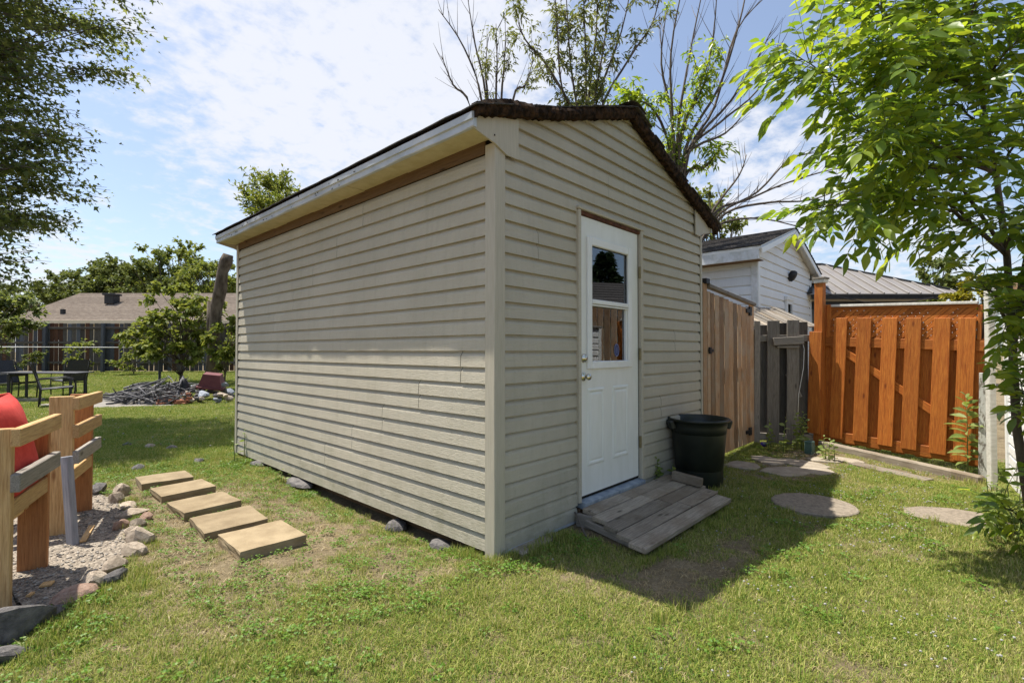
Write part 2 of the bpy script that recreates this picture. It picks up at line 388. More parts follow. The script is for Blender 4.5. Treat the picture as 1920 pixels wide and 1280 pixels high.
# ================================================================== SETTING: ground sheets
def axis(fine0, fine1, step, far):
    a = list(np.arange(fine0, fine1 + 1e-6, step)); s = step
    while a[-1] < far: s *= 1.35; a.append(a[-1] + s)
    s = step
    while a[0] > -far: s *= 1.35; a.insert(0, a[0] - s)
    return np.array(a)
gx = axis(-4, 8, .12, 400); gy = axis(-4, 24, .14, 400)
GX, GY = np.meshgrid(gx, gy); GZ = ground(GX, GY)
nx, ny = len(gx), len(gy)
idx = np.arange(nx * ny).reshape(ny, nx)
quads = np.stack([idx[:-1, :-1], idx[:-1, 1:], idx[1:, 1:], idx[1:, :-1]], -1).reshape(-1, 4)
tag(obj('ground', npmesh('ground', np.stack([GX, GY, GZ], -1).reshape(-1, 3), quads, M['soil'], True)), kind='structure')

def sheet(name, poly, mat, dz, kind='structure', edge=0.0, sub=5, parent=None):
    """flat patch draped on the ground, its outline slightly ragged"""
    P = []
    n = len(poly)
    for i in range(n):
        a = Vector(poly[i]); b = Vector(poly[(i + 1) % n])
        for k in range(sub):
            q = a.lerp(b, k / sub); P.append(q + Vector((rnd.uniform(-edge, edge), rnd.uniform(-edge, edge))))
    c = sum(P, Vector((0, 0))) / len(P)
    V = [(c.x, c.y, gz(c.x, c.y) + dz)]
    for s in (.5, 1.0):
        for p in P:
            q = c.lerp(p, s); V.append((q.x, q.y, gz(q.x, q.y) + dz))
    m = len(P); Fc = []
    for i in range(m):
        j = (i + 1) % m; Fc.append((0, 1 + i, 1 + j)); Fc.append((1 + i, 1 + m + i, 1 + m + j, 1 + j))
    o = obj(name, pymesh(name, V, Fc, mat, True), parent); return tag(o, kind=kind)
def gp2(x, y, z=0): p = GP(x, y, z); return (p.x, p.y)
GRAVEL = [gp2(*p) for p in ((160, 915), (212, 935), (238, 960), (232, 1000), (250, 1030), (212, 1075), (140, 1125), (60, 1165), (0, 1225))] + [(-2.6, .55), (-3.6, .6), (-3.8, 3.2), (-2.2, 4.0)]
sheet('gravel_patch', GRAVEL, M['gravel'], .008, edge=.03)
PATIO = [gp2(*p, .05) for p in ((60, 757), (190, 742), (300, 744), (330, 757), (180, 762))]
sheet('patio_path', PATIO, M['slab'], .02, edge=.05)

# ================================================================== THE SHED
shed = root('garden_shed', (0, 0, 0), 'beige vinyl sided shed with white half-glass door in the middle', 'shed')
WID, LEN = 3.16, 4.5
CR, Z0 = .1027, .035
RIDGE_X, SLOPE, APEX = 1.62, .353, 3.30
# dark core behind the siding: walls with a hole where the door stands
core = root_core = obj('wall_core', pymesh('wall_core', [], [], None), shed)
bm = bmesh.new()
def bmbox(bm, a, b):
    r = bmesh.ops.create_cube(bm, size=1)
    for v in r['verts']: v.co = [a[i] + (v.co[i] + .5) * (b[i] - a[i]) for i in range(3)]
bmbox(bm, (.03, .06, .05), (.06, LEN - .03, 2.6)); bmbox(bm, (WID - .06, .06, .05), (WID - .03, LEN - .03, 2.6)); bmbox(bm, (.03, LEN - .06, .05), (WID - .03, LEN - .03, 2.6))
bmbox(bm, (.03, .03, .05), (.87, .06, 2.64)); bmbox(bm, (1.81, .03, .05), (WID - .03, .06, 2.64)); bmbox(bm, (.872, .03, 2.30), (1.808, .06, 2.64))
bmbox(bm, (.062, .062, .06), (WID - .062, LEN - .062, .12))
for z in (2.642,):
    vs = [bm.verts.new(p) for p in ((.03, .032, z), (WID - .03, .032, z), (RIDGE_X, .032, 3.22), (.03, .058, z), (WID - .03, .058, z), (RIDGE_X, .058, 3.22))]
    bm.faces.new((vs[0], vs[1], vs[2])); bm.faces.new((vs[5], vs[4], vs[3]))
bm.to_mesh(core.data); bm.free(); core.data.materials.append(M['dark'])

PROF = [(.004, 0), (.0, .0015), (.0006, .004), (.0045, .067), (.006, .0725), (.0135, .086), (.0195, .091), (.0225, .1027)]   # (depth behind face, height): dutch lap
def siding_panel(name, z0, rows, uL, uR, parent, rot=0, loc=(0, 0, 0), mat=None, course=CR, uoff=0.0, sag=0.0):
    """one double-course panel, local X along the wall, -Y outwards; uL,uR functions of z"""
    V = []; Fc = []; sc_ = course / .1027
    for r in range(rows):
        zb = z0 + r * course
        for j, (d, h) in enumerate([(.026, .0005)] + PROF):
            z = zb + h * sc_; a = uL(z); b = uR(z)
            if b < a: a = b = (a + b) / 2
            V += [(a, d + uoff, z), (b, d + uoff, z)]
    m = len(PROF) + 1
    for r in range(rows):
        for j in range(m - 1):
            q = (r * m + j) * 2; Fc.append((q, q + 1, q + 3, q + 2))
    o = obj(name, pymesh(name, V, Fc, mat or M['siding']), parent, loc, (0, 0, rot)); return o
K = lambda c: (lambda z: c)
# long wall (faces -X): local u = -Y ; seams read from the photograph, one per double panel, from the bottom up
seam_px = [(561, 880), (607, 850), (658, 820), (715, 785), (783, 742), (862, 687), None, (512, 598), (548, 555), (585, 508), (630, 453), (679, 397)]
for k in range(12):
    z0 = Z0 + 2 * k * CR; cut = None
    if seam_px[k]: cut = PX(*seam_px[k]).y
    ys = [.087] + ([cut] if cut else []) + [LEN - .062]
    if k == 6: ys = [.087, 4.36, LEN - .062]
    for i in range(len(ys) - 1):
        a, b = ys[i] + (.0036 if i else 0), ys[i + 1] - (.0036 if i < len(ys) - 2 else 0)
        siding_panel('siding_panel', z0, 2, K(-b), K(-a), shed, -math.pi / 2, (.0, 0, 0), uoff=.004 + (.002 if i else 0))
# gable wall (faces -Y)
XL, XR = .092, WID - .047
gseams = {24: 1.30, 26: 1.75, 0: None, 18: .42, 12: 2.5, 6: 2.2}
for k in range(0, 32, 2):
    z0 = Z0 + k * CR; zt = z0 + 2 * CR
    if zt < 2.31: segs = [(XL, .862), (1.832, XR)]
    else: segs = [(XL, XR)] if z0 < 2.48 else ([(.17, WID - .17)] if z0 < 2.52 else [(-.2, WID + .2)])
    c = gseams.get(k)
    out_ = []
    for a, b in segs:
        if c and a < c < b: out_ += [(a, c - .0025), (c + .0025, b)]
        else: out_.append((a, b))
    for i, (a, b) in enumerate(out_):
        lim = lambda z: RIDGE_X - (APEX - .025 - z) / SLOPE
        limr = lambda z: RIDGE_X + (APEX - .025 - z) / SLOPE
        if z0 > APEX - .06: continue
        siding_panel('siding_panel', z0, 2, (lambda z, a=a: max(a, lim(z))), (lambda z, b=b: min(b, limr(z))), shed, 0, uoff=.004 + (.002 if i else 0))
# hidden walls: plain panels so the shed is closed
for k in range(0, 24, 2):
    siding_panel('siding_panel', Z0 + k * CR, 2, K(.05), K(LEN - .05), shed, math.pi / 2, (WID, 0, 0), uoff=.004)
    siding_panel('siding_panel', Z0 + k * CR, 2, K(-WID + .05), K(-.05), shed, math.pi, (0, LEN, 0), uoff=.004)
# corner posts, slightly dented L profiles
def lpost(x, y, sx, sy, w1, w2, z0, z1):
    V = []; t = .012
    prof = [(0, w2), (0, .006), (.0018, .0018), (.006, 0), (w1, 0), (w1, t), (t, t), (t, w2)]
    n = 14
    for i in range(n):
        z = z0 + (z1 - z0) * i / (n - 1)
        for a, b in prof: V.append((x + sx * (a + rnd.uniform(-.0007, .0007)), y + sy * (b + rnd.uniform(-.0007, .0007)), z))
    m = len(prof); Fc = [(i * m + j, i * m + (j + 1) % m, (i + 1) * m + (j + 1) % m, (i + 1) * m + j) for i in range(n - 1) for j in range(m)]
    return obj('corner_post', pymesh('corner_post', V, Fc, M['post']), shed)
lpost(0, 0, 1, 1, .09, .085, -.02, 2.545); lpost(0, LEN, 1, -1, .06, .06, .02, 2.56)
lpost(WID, 0, -1, 1, .045, .06, -.03, 2.50); lpost(WID, LEN, -1, -1, .06, .06, .0, 2.5)
# foot trim, skid timbers, boards under the eave
box('base_trim', M['fascia'], (.77, .012, .026), (.485, .012, .026), parent=shed)
box('base_trim', M['fascia'], (1.28, .012, .026), (2.48, .012, .026), parent=shed)
box('skid_beam', M['brown_board'], (.09, LEN - .1, .10), (.16, LEN / 2, -.01), parent=shed)
box('skid_beam', M['brown_board'], (.09, LEN - .1, .10), (1.58, LEN / 2 + .02, -.01), parent=shed)
box('skid_beam', M['brown_board'], (.09, LEN - .1, .10), (3.0, LEN / 2, -.01), parent=shed)
box('frieze_board', M['brown_board'], (.018, LEN - .15, .085), (.012, LEN / 2 + .02, 2.543), parent=shed)
# eave box on both long sides: soffit, fascia in two bands, drip edge
EX = -.20
for side in (0, 1):
    s = 1 if side == 0 else -1; X = lambda v: v if side == 0 else WID - v
    # slightly sagging soffit strips, one every 0.3 m
    n = 15; y0 = .0; y1 = LEN + .048
    for i in range(n):
        a = y0 + (y1 - y0) * i / n; b = y0 + (y1 - y0) * (i + 1) / n - .002
        o = box('soffit_strip', M['soffit'], (.205, b - a, .006), (X(-.095), (a + b) / 2, 2.582 + rnd.uniform(-.002, .004)), (0, rnd.uniform(-.02, .02), 0), shed, .001)
    V = []; Fc = []; ns = 40; pr = [(.0, 2.566), (-.004, 2.571), (-.004, 2.606), (-.016, 2.610), (-.018, 2.648), (-.006, 2.652), (.02, 2.652), (.02, 2.566)]
    for i in range(ns + 1):
        y = -.03 + (LEN + .1) * i / ns; wv = .003 * math.sin(i * .8) + rnd.uniform(-.0025, .0025)
        for j, (dx, z) in enumerate(pr): V.append((X(EX + dx + (wv if j in (1, 2, 3, 4) else 0)), y, z + (wv * .6 if j in (3, 4) else 0)))
    m = len(pr)
    for i in range(ns):
        for j in range(m): Fc.append((i * m + j, i * m + (j + 1) % m, (i + 1) * m + (j + 1) % m, (i + 1) * m + j))
    Fc += [tuple(range(m)), tuple(range(ns * m, ns * m + m))]
    fa = obj('fascia', pymesh('fascia', V, Fc, M['fascia'], True), shed)
    fa.data.polygons.foreach_set('use_smooth', [False] * len(fa.data.polygons))
    # dents and holes in the fascia
    if side == 0:
        for q in range(26):
            y = rnd.uniform(1.2, 4.4); z = rnd.choice((rnd.uniform(2.575, 2.602), rnd.uniform(2.615, 2.643)))
            box('chip', M['dark'], (.003, rnd.uniform(.006, .02), rnd.uniform(.003, .010)), (EX - .0205 if z > 2.608 else EX - .0065, y, z), (rnd.uniform(-.4, .4), 0, 0), fa, 0)
    # end caps that close the eave box at the gables
    for yy in (-.0145, LEN + .05):
        V = [(X(EX - .002), yy, 2.568), (X(-.01), yy, 2.528), (X(.094), yy, 2.486), (X(.20), yy, 2.486), (X(.20), yy, 2.742), (X(EX - .002), yy, 2.642)]
        V += [(x, y + .012, z) for x, y, z in V]; n5 = 6
        Fc = [tuple(range(6)), tuple(range(11, 5, -1))] + [(i, (i + 1) % 6, 6 + (i + 1) % 6, 6 + i) for i in range(6)]
        obj('eave_end_cap', pymesh('cap', V, Fc, M['post']), shed)
for x, z in ((-.165, 2.635), (-.02, 2.575)): box('nail', M['dark'], (.006, .006, .009), (x, -.018, z), parent=shed, bev=.001)
# roof deck and shingle courses (each course a strip with its own ragged edge)
for s in (-1, 1):
    L0 = RIDGE_X - EX - .01
    V = []
    for d, z in ((0, 0), (L0, 0)):
        for yy in (-.045, LEN + .1):
            x = RIDGE_X + s * d; V.append((x, yy, APEX - SLOPE * d + .004)); V.append((x, yy, APEX - SLOPE * d + .016))
    Fc = [(0, 2, 6, 4), (1, 5, 7, 3), (0, 4, 5, 1), (2, 3, 7, 6), (4, 6, 7, 5), (0, 1, 3, 2)]
    obj('roof_deck', pymesh('deck', V, Fc, M['rot']), shed)
    nC = 14; ex = (L0 + .04) / nC
    for c in range(nC):
        d1 = (nC - c) * ex; d0 = d1 - ex - .05; d0 = max(d0, 0); V = []; Fc = []; nseg = 36; h = .018
        for i in range(nseg + 1):
            y = -.07 + (LEN + .19) * i / nseg; w = rnd.uniform(-.008, .006); lift = rnd.uniform(0, .006)
            if i == 0: y += rnd.uniform(-.02, .02)
            for d, up in ((d0, h + .001), (d0, h + .006), (d1 + w, h + .010 + lift), (d1 + w, h + .003 + lift)):
                V.append((RIDGE_X + s * d, y, APEX - SLOPE * d + up))
        for i in range(nseg):
            for j in range(4): Fc.append((i * 4 + j, i * 4 + (j + 1) % 4, i * 4 + 4 + (j + 1) % 4, i * 4 + 4 + j))
        Fc += [(0, 1, 2, 3), tuple(nseg * 4 + q for q in (3, 2, 1, 0))]
        obj('shingle_course', pymesh('shingles', V, Fc, M['shingle']), shed)
V, Fc = [], []
for i in range(25):
    y = -.08 + (LEN + .2) * i / 24
    for dx, dz in ((-.16, -.02), (-.08, .018), (0, .035), (.08, .018), (.16, -.02)):
        V.append((RIDGE_X + dx, y, APEX + .030 + dz + rnd.uniform(-.004, .008)))
for i in range(24):
    for j in range(4): Fc.append((i * 5 + j, i * 5 + j + 1, i * 5 + j + 6, i * 5 + j + 5))
obj('ridge_cap', pymesh('ridge', V, Fc, M['shingle']), shed)
# rotten rake boards at the gables: lumpy, frayed
for s in (-1, 1):
    for yy in (-.052, LEN + .06):
        V = []; Fc = []; nseg = 90; d1 = RIDGE_X - EX + (.0 if s < 0 else .02)
        for i in range(nseg + 1):
            d = d1 * i / nseg; x = RIDGE_X + s * d; zt = APEX - SLOPE * d
            up = .028 + (.028 * math.exp(-((d - 1.62) / .22) ** 2) + .012 * math.sin(d * 5) if s < 0 else .0) + rnd.uniform(-.004, .006)
            dn = -.062 + rnd.uniform(-.012, .006) + (.03 * sstep(1.0, 1.75, d) if s < 0 else -.02)
            for q in range(4):
                tt = q / 3; z = zt + dn + (up - dn) * tt
                V.append((x, yy + rnd.uniform(-.008, .006) - (.016 if q in (1, 2) else 0), z))
            V.append((x, yy + .046, zt + up)); V.append((x, yy + .046, zt + dn))
        for i in range(nseg):
            for j in range(6): Fc.append((i * 6 + j, i * 6 + (j + 1) % 6, i * 6 + 6 + (j + 1) % 6, i * 6 + 6 + j))
        Fc += [tuple(range(6)), tuple(nseg * 6 + q for q in range(6))]
        obj('rake_board', pymesh('rake', V, Fc, M['rot']), shed)

# ---------------------------------------------------------------- the door
DX0, DX1, DZ0, DZ1 = .905, 1.772, .19, 2.28
door = obj('door', boxmesh(.0, .0, .0, 0, M['door']) if False else pymesh('door', [], [], None), shed)
bm = bmesh.new()
GL, GR, GB, GT = 1.035, 1.60, 1.175, 2.085            # glazed opening
y0, y1 = .012, .05
bmbox(bm, (DX0, y0, DZ0), (GL - .0, y1, DZ1)); bmbox(bm, (GR, y0, DZ0), (DX1, y1, DZ1))
bmbox(bm, (GL, y0, GT), (GR, y1, DZ1)); bmbox(bm, (GL, y0, DZ0), (GR, y1, GB))
bmesh.ops.remove_doubles(bm, verts=bm.verts[:], dist=1e-5)
bm.to_mesh(door.data); bm.free(); door.data.materials.append(M['door'])
# raised lite frame, meeting rail, two panes
for a, b, c, d in ((GL - .045, GL + .012, GB - .045, GT + .05), (GR - .012, GR + .045, GB - .045, GT + .05)):
    box('lite_frame', M['white'], (b - a, .022, d - c), ((a + b) / 2, .004, (c + d) / 2), parent=door, bev=.006)
for c, d in ((GB - .046, GB + .014), (GT - .012, GT + .052)):
    box('lite_frame', M['white'], (GR - GL - .028, .024, d - c), ((GL + GR) / 2, .004, (c + d) / 2), parent=door, bev=.006)
box('sash_rail', M['white'], (GR - GL - .03, .03, .034), ((GL + GR) / 2, .006, 1.645), parent=door, bev=.004)
box('sash_rail', M['white'], (GR - GL - .03, .026, .012), ((GL + GR) / 2, .010, 1.618), parent=door, bev=.002)
box('sash_stile', M['white'], (.022, .02, 1.645 - GB - .02), (GR - .025, .018, (1.645 + GB) / 2), parent=door, bev=.002)
box('pane', M['glass'], (GR - GL - .02, .004, GT - 1.655), ((GL + GR) / 2, .020, (GT + 1.655) / 2), parent=door, bev=0)
lp = box('pane', M['glass'], (GR - GL - .02, .004, 1.635 - GB), ((GL + GR) / 2, .028, (1.635 + GB) / 2), parent=door, bev=0)
# round blue notice stuck on the lower pane
M['sticker'] = grain('blue_sticker', (.02, .035, .12), (.03, .05, .17), .5, 20); M['stickring'] = grain('pale_ring', (.14, .19, .36), (.2, .25, .45), .5, 20)
sx, sz = PY(1161, 656).x, PY(1161, 656).z
V, Fc = lathe([(.0005, 0), (.034, 0)], 24); st = obj('sticker', pymesh('sticker', V, Fc, M['sticker']), door, (sx, .0235, sz), (math.pi / 2, 0, 0), (1, 1.35, 1))
V, Fc = lathe([(.034, 0), (.039, 0)], 24); obj('sticker_ring', pymesh('ring', V, Fc, M['stickring']), st, (0, 0, .0006))
for dz in (-.014, -.002, .010): box('sticker_mark', M['stickring'], (.028 - abs(dz) * .6, .004, .0006), (0, dz, .0008), parent=st, bev=0)
# embossed lower panels: sunk groove, raised field
for a, b in ((.995, 1.232), (1.352, 1.60)):
    zb, zt = .40, .985
    for i, (w, y) in enumerate(((.0, .0125), (.016, .0065), (.032, .0125))): pass
    V = []; rings = [(0, .0118), (.010, .0055), (.022, .0055), (.034, .0115), (.05, .0065)]
    for w, y in rings: V += [(a + w, y, zb + w), (b - w, y, zb + w), (b - w, y, zt - w), (a + w, y, zt - w)]
    Fc = [(i * 4 + j, i * 4 + (j + 1) % 4, i * 4 + 4 + (j + 1) % 4, i * 4 + 4 + j) for i in range(4) for j in range(4)] + [(16, 17, 18, 19)]
    obj('embossed_panel', pymesh('panel', V, Fc, M['door']), door)
# jambs, head, threshold, hinges, lock set
box('door_jamb', M['post'], (.032, .05, 2.16), (.877, .012, 1.235), parent=shed); box('door_jamb', M['post'], (.038, .055, 2.16), (1.806, .010, 1.235), parent=shed)
box('jamb_gap', M['dark'], (.012, .03, 2.10), (1.7795, .03, 1.235), parent=shed, bev=0)
box('door_head', M['post'], (.99, .055, .022), (1.345, .008, 2.327), parent=shed)
box('rusty_head_strip', M['rust'], (.90, .03, .030), (1.344, .012, 2.299), parent=shed)
box('threshold', M['threshold'], (.90, .09, .055), (1.345, .0, .135), (.12, 0, 0), shed)
box('sill_board', M['brown_board'], (.92, .05, .06), (1.345, .03, .075), parent=shed)
box('sill_gap', M['dark'], (.88, .03, .02), (1.345, .035, .177), parent=shed, bev=0)
for z in (.48, 1.24, 1.95): 
    h = box('hinge', M['hinge'], (.018, .02, .10), (1.781, -.004, z), parent=door, bev=.003)
def knob(z, r, out_, nm):
    V, Fc = lathe([(.0, 0), (.033, 0), (.033, .006), (.026, .012), (.013, .016), (.012, out_ * .45), (r * .75, out_ * .6), (r, out_ * .78), (r * .8, out_ * .95), (.0005, out_)], 20)
    return obj(nm, pymesh(nm, V, Fc, M['metal'], True), door, (.948, .012, z), (math.pi / 2, 0, 0))
knob(1.075, .027, .062, 'door_knob')
V, Fc = lathe([(0, 0), (.033, 0), (.031, .012), (.022, .018), (.019, .026), (.0005, .027)], 20); obj('deadbolt', pymesh('deadbolt', V, Fc, M['metal'], True), door, (.948, .012, 1.213), (math.pi / 2, 0, 0))
# something pale stored inside, dim behind the glass
box('inner_shelf', M['grey_wood'], (.5, .03, .9), (1.25, .7, 1.2), (0, .2, .3), shed)

# ---------------------------------------------------------------- ramp in front of the door
ramp_o = root('door_ramp', (1.45, -.34, 0), 'weathered grey plank ramp on the grass before the white shed door', 'ramp')
YB, YF, ZB, ZF = .30, -.33, .135, .072                  # local: back at the wall, front
nb = 5; tilt = math.atan2(ZB - ZF, YB - YF)
edgesL = [-.60, -.66, -.72, -.77, -.83]; edgesR = [.76, .80, .72, .66, .60]
cutx = [-.10, .02, .06, .13, None]
for i in range(nb):
    w = (YB - YF) / nb; yc = YB - (i + .5) * w; zc = ZB - (ZB - ZF) * (i + .5) / nb
    segs = [(edgesL[i], edgesR[i])] if cutx[i] is None else [(edgesL[i], cutx[i] - .003), (cutx[i] + .003, edgesR[i])]
    for a, b in segs:
        box('plank', M['deck_wood'], (b - a, w - .007, .034), ((a + b) / 2, yc, zc - .017 + rnd.uniform(-.003, .003)), (tilt, rnd.uniform(-.006, .006), rnd.uniform(-.006, .006)), ramp_o, .004)
for x in (-.62, .0, .55):
    span('joist', M['grey_wood'], (x - .1, YF + .05, .02), (x, YB - .04, .05), .05, .04, ramp_o)
box('end_board', M['grey_wood'], (.04, .2, .09), (-.62, .22, .055), (0, 0, .1), ramp_o)
blk = box('wood_block', M['deck_wood'], (.055, .26, .075), (2.07, -.29, .157), (.10, 0, .05), None, .005)
tag(blk, 'short weathered timber offcut lying on the ramp before the black bin', 'timber')
# ---------------------------------------------------------------- bin
binr = root('garbage_bin', (2.50, -.22, gz(2.5, -.2)), 'open black-green round plastic garbage bin beside the shed door ramp', 'bin', (0, 0, math.radians(-43)))
V, Fc = lathe([(.0, .02), (.195, .02), (.2, 0), (.21, .012), (.212, .2), (.228, .38), (.236, .5), (.243, .5), (.248, .56), (.255, .612), (.278, .614), (.280, .632), (.272, .636), (.258, .634), (.246, .55), (.2, .04), (.0, .035)], 40)
obj('bin_body', pymesh('bin_body', V, Fc, M['bin'], True), binr)
for s in (-1, 1):
    o = box('handle', M['bin'], (.055, .12, .085), (s * .272, 0, .575), (0, s * .35, 0), binr, .012)
# stick that leans at the ramp corner
tag(tubeobj('stick', M['twig'], [([Vector(p) for p in (PY(1078, 960, -.03), GP(1092, 990, .05) * 1, GP(1104, 1015, 0.0))], [.006, .007, .005])]), 'thin bare stick leaning between the shed and the ramp corner', 'stick')

# ================================================================== GARDEN THINGS
ORD = ['first', 'second', 'third', 'fourth', 'fifth', 'sixth', 'seventh', 'eighth', 'ninth', 'tenth', 'eleventh', 'twelfth', 'thirteenth', 'fourteenth', 'fifteenth', 'sixteenth']
# five sand coloured pavers, a row along the long wall; nearest first
pav = [((410, 1005), (520, 973), (568, 997), (460, 1044)), ((355, 970), (465, 948), (499, 966), (390, 1002)), ((316, 938), (418, 919), (446, 938), (345, 969)), ((281, 918), (378, 897), (402, 911), (305, 938)), ((250, 893), (345, 882), (360, 893), (275, 915))]
PAVERS = []
names = ['nearest', 'second nearest', 'middle', 'second farthest', 'farthest']
for i, q in enumerate(pav):
    pts = [GP(*p, .062) for p in q]; c = sum(pts, Vector()) / 4
    hl = .20; hw = .205 if i < 3 else .19
    ang = (.0, -.04, .05, .02, -.05)[i]
    bm = bmesh.new(); bmesh.ops.create_cube(bm, size=1)
    bmesh.ops.subdivide_edges(bm, edges=bm.edges[:], cuts=3, use_grid_fill=True)
    for v in bm.verts:
        v.co = (v.co.x * .40, v.co.y * 2 * hw, v.co.z * .07)
        v.co += Vector((rnd.uniform(-.003, .003), rnd.uniform(-.003, .003), rnd.uniform(-.0015, .0015)))
    me = bpy.data.meshes.new('paver'); bm.to_mesh(me); bm.free(); me.materials.append(M['paver'])
    o = obj('stepping_paver', me, None, (c.x, c.y, .03 + gz(c.x, c.y)), (rnd.uniform(-.015, .015), rnd.uniform(-.02, .02), ang))
    tag(o, 'rectangular sand coloured paver, %s of five along the long shed wall' % names[i], 'paver', 'pavers beside the long shed wall'); PAVERS.append((c.x, c.y, .21, hw + .01, ang))
# round and flat stepping stones at the right
def disc(name, c, rx, ry, ang, h, mat, seed, n=22, jag=.04):
    r_ = random.Random(seed); V = []; ph = [r_.uniform(-jag, jag) for _ in range(n)]
    for z, s in ((-.03, 1), (h - .006, 1), (h, .97), (h + .002, .5)):
        for k in range(n):
            a = 2 * math.pi * k / n; V.append((rx * s * (1 + ph[k]) * math.cos(a), ry * s * (1 + ph[k]) * math.sin(a), z + r_.uniform(-.001, .001)))
    V.append((0, 0, h + .003))
    Fc = [(i * n + k, i * n + (k + 1) % n, i * n + n + (k + 1) % n, i * n + n + k) for i in range(3) for k in range(n)] + [(3 * n + k, 3 * n + (k + 1) % n, 4 * n) for k in range(n)]
    return obj(name, pymesh(name, V, Fc, mat), None, c, (0, 0, ang))
ROUNDS = []
def rstone(px, py, rx, ry, ang, label, mat='concrete', h=.02, nm='stepping_stone', jag=.04, n=22):
    p = GP(px, py); o = disc(nm, (p.x, p.y, gz(p.x, p.y)), rx, ry, ang, h, M[mat], int(px), n, jag); tag(o, label, 'paving stone'); ROUNDS.append((p.x, p.y, rx, ry, ang)); return o
rstone(1525, 949, .30, .31, 0, 'round concrete stepping stone half in the shed shadow', jag=.015, n=30)
rstone(1795, 972, .23, .33, .3, 'sunken grey stepping stone in sunny grass beside the leafy tree', jag=.05)
fl = [((1392, 872), .22, .18), ((1440, 862), .25, .15), ((1500, 868), .27, .17), ((1545, 862), .2, .14), ((1475, 884), .27, .2), ((1532, 882), .2, .17), ((1585, 862), .2, .12)]
fln = ['leftmost flagstone, behind the bin rim', 'flagstone in front of the tan board gate end', 'flagstone before the grey fence boards', 'flagstone below the small green box', 'front large flagstone at the shadow edge', 'front right flagstone touching the sunny lawn', 'rightmost flagstone before the orange fence foot']
for i, ((a, b), rx, ry) in enumerate(fl): rstone(a, b, rx, ry, i * .7, 'flat brown ' + fln[i], 'flag', .016, 'flagstone', .16, 9)

# rocks
def rockmesh(seed, mat, flat=.6, sub=2, jag=.35):
    r_ = random.Random(seed); bm = bmesh.new(); bmesh.ops.create_icosphere(bm, subdivisions=sub, radius=.5)
    cuts = [(Vector((r_.uniform(-1, 1), r_.uniform(-1, 1), r_.uniform(-.6, 1))).normalized(), r_.uniform(.25, .42)) for _ in range(9)]
    for v in bm.verts:
        for n_, d in cuts:
            e = v.co.dot(n_) - d
            if e > 0: v.co -= n_ * e * .92
        v.co *= 1 + r_.uniform(-.05, .05) * jag * 2
        v.co.z *= flat
    me = bpy.data.meshes.new('rock'); bm.to_mesh(me); bm.free(); me.materials.append(M[mat]); return me
bst = [((182, 920), .21, .14, 'stone_dark', .12), ((228, 924), .2, .13, 'stone', .12), ((217, 938), .13, .11, 'stone', .11), ((243, 947), .23, .12, 'stone', .07), ((247, 962), .21, .14, 'stone', .10), ((226, 983), .12, .11, 'stone_red', .09), ((257, 981), .14, .1, 'stone', .09), ((275, 967), .09, .09, 'stone_red', .07), ((250, 998), .14, .11, 'stone', .09), ((263, 1010), .17, .12, 'stone', .13), ((253, 1030), .17, .12, 'stone', .1), ((219, 1060), .25, .085, 'stone', .09), ((216, 1083), .13, .1, 'stone_dark', .08), ((176, 1093), .15, .11, 'stone', .1), ((140, 1118), .18, .12, 'stone_red', .09), ((98, 1143), .11, .09, 'stone_dark', .05)]
for i, (p, l, w, m, h) in enumerate(bst):
    g_ = GP(*p, .03); o = obj('border_stone', rockmesh(100 + i, m, .8), None, (g_.x, g_.y, gz(g_.x, g_.y) + h * .30), (rnd.uniform(-.2, .2), rnd.uniform(-.2, .2), 1.0 if i == 11 else rnd.uniform(0, 3)), (l * 1.12, w * 1.12, h * 1.45))
    tag(o, '%s %s edging stone along the gravel, %s from the far end' % ({'stone': 'tan', 'stone_red': 'reddish', 'stone_dark': 'dark grey'}[m], 'long flat' if i == 11 else 'rough', ORD[i]), 'stone', 'stones edging the gravel patch')
for (p, s, h, m, lb) in (((34, 1172), (.34, .19, .26), .05, 'stone_dark', 'large jagged dark slate rock beside the nearest chair leg'), ((28, 1205), (.30, .16, .07), .01, 'stone_dark', 'flat dark slate piece below the large jagged rock')):
    g_ = GP(*p, .05); tag(obj('slate_rock', rockmesh(int(p[1]), m, 1, 2, .5), None, (g_.x, g_.y, gz(g_.x, g_.y) + h), (.25, .3, .7), s), lb, 'rock')
for (p, l, lb) in (((238, 836), .16, 'grey fieldstone in the lawn, left of the pale one'), ((281, 840), .17, 'pale fieldstone half buried in the lawn'), ((321, 843), .17, 'small fieldstone right of the pale lawn stone'), ((259, 880), .16, 'dark lawn stone behind the farthest paver'), ((372, 866), .17, 'low grey stone near the back shed corner')):
    g_ = GP(*p); tag(obj('lawn_stone', rockmesh(int(p[0]), 'stone' if p[0] == 281 else 'stone_dark', .55), None, (g_.x, g_.y, gz(g_.x, g_.y) + .015), (0, 0, p[0]), (l, l * .8, l)), lb, 'stone')
# stones that carry the long wall
for i, (y, l, w, h, lb) in enumerate(((2.75, .17, .44, .09, 'long flat dirty stone under the long shed wall beside the pavers'), (1.1, .14, .2, .10, 'dark stone in the gap under the near half of the long wall'), (.5, .13, .2, .08, 'small dark stone under the long wall near the corner post'), (3.75, .15, .24, .08, 'low brown stone under the long wall near the back corner'))):
    o = obj('footing_stone', rockmesh(300 + i, 'stone_dark', .9), None, (.02, y, gz(.03, y) + .02), (0, rnd.uniform(-.05, .05), rnd.uniform(-.1, .1)), (l * 1.3, w * 1.3, h * 1.3)); tag(o, lb, 'stone')
o = box('footing_slab', M['flag'], (.42, .13, .05), (.36, -.015, gz(.36, -.02) + .005), (0, 0, .06), None, .01); tag(o, 'flat grey stone slab under the gable wall left of the ramp', 'block')
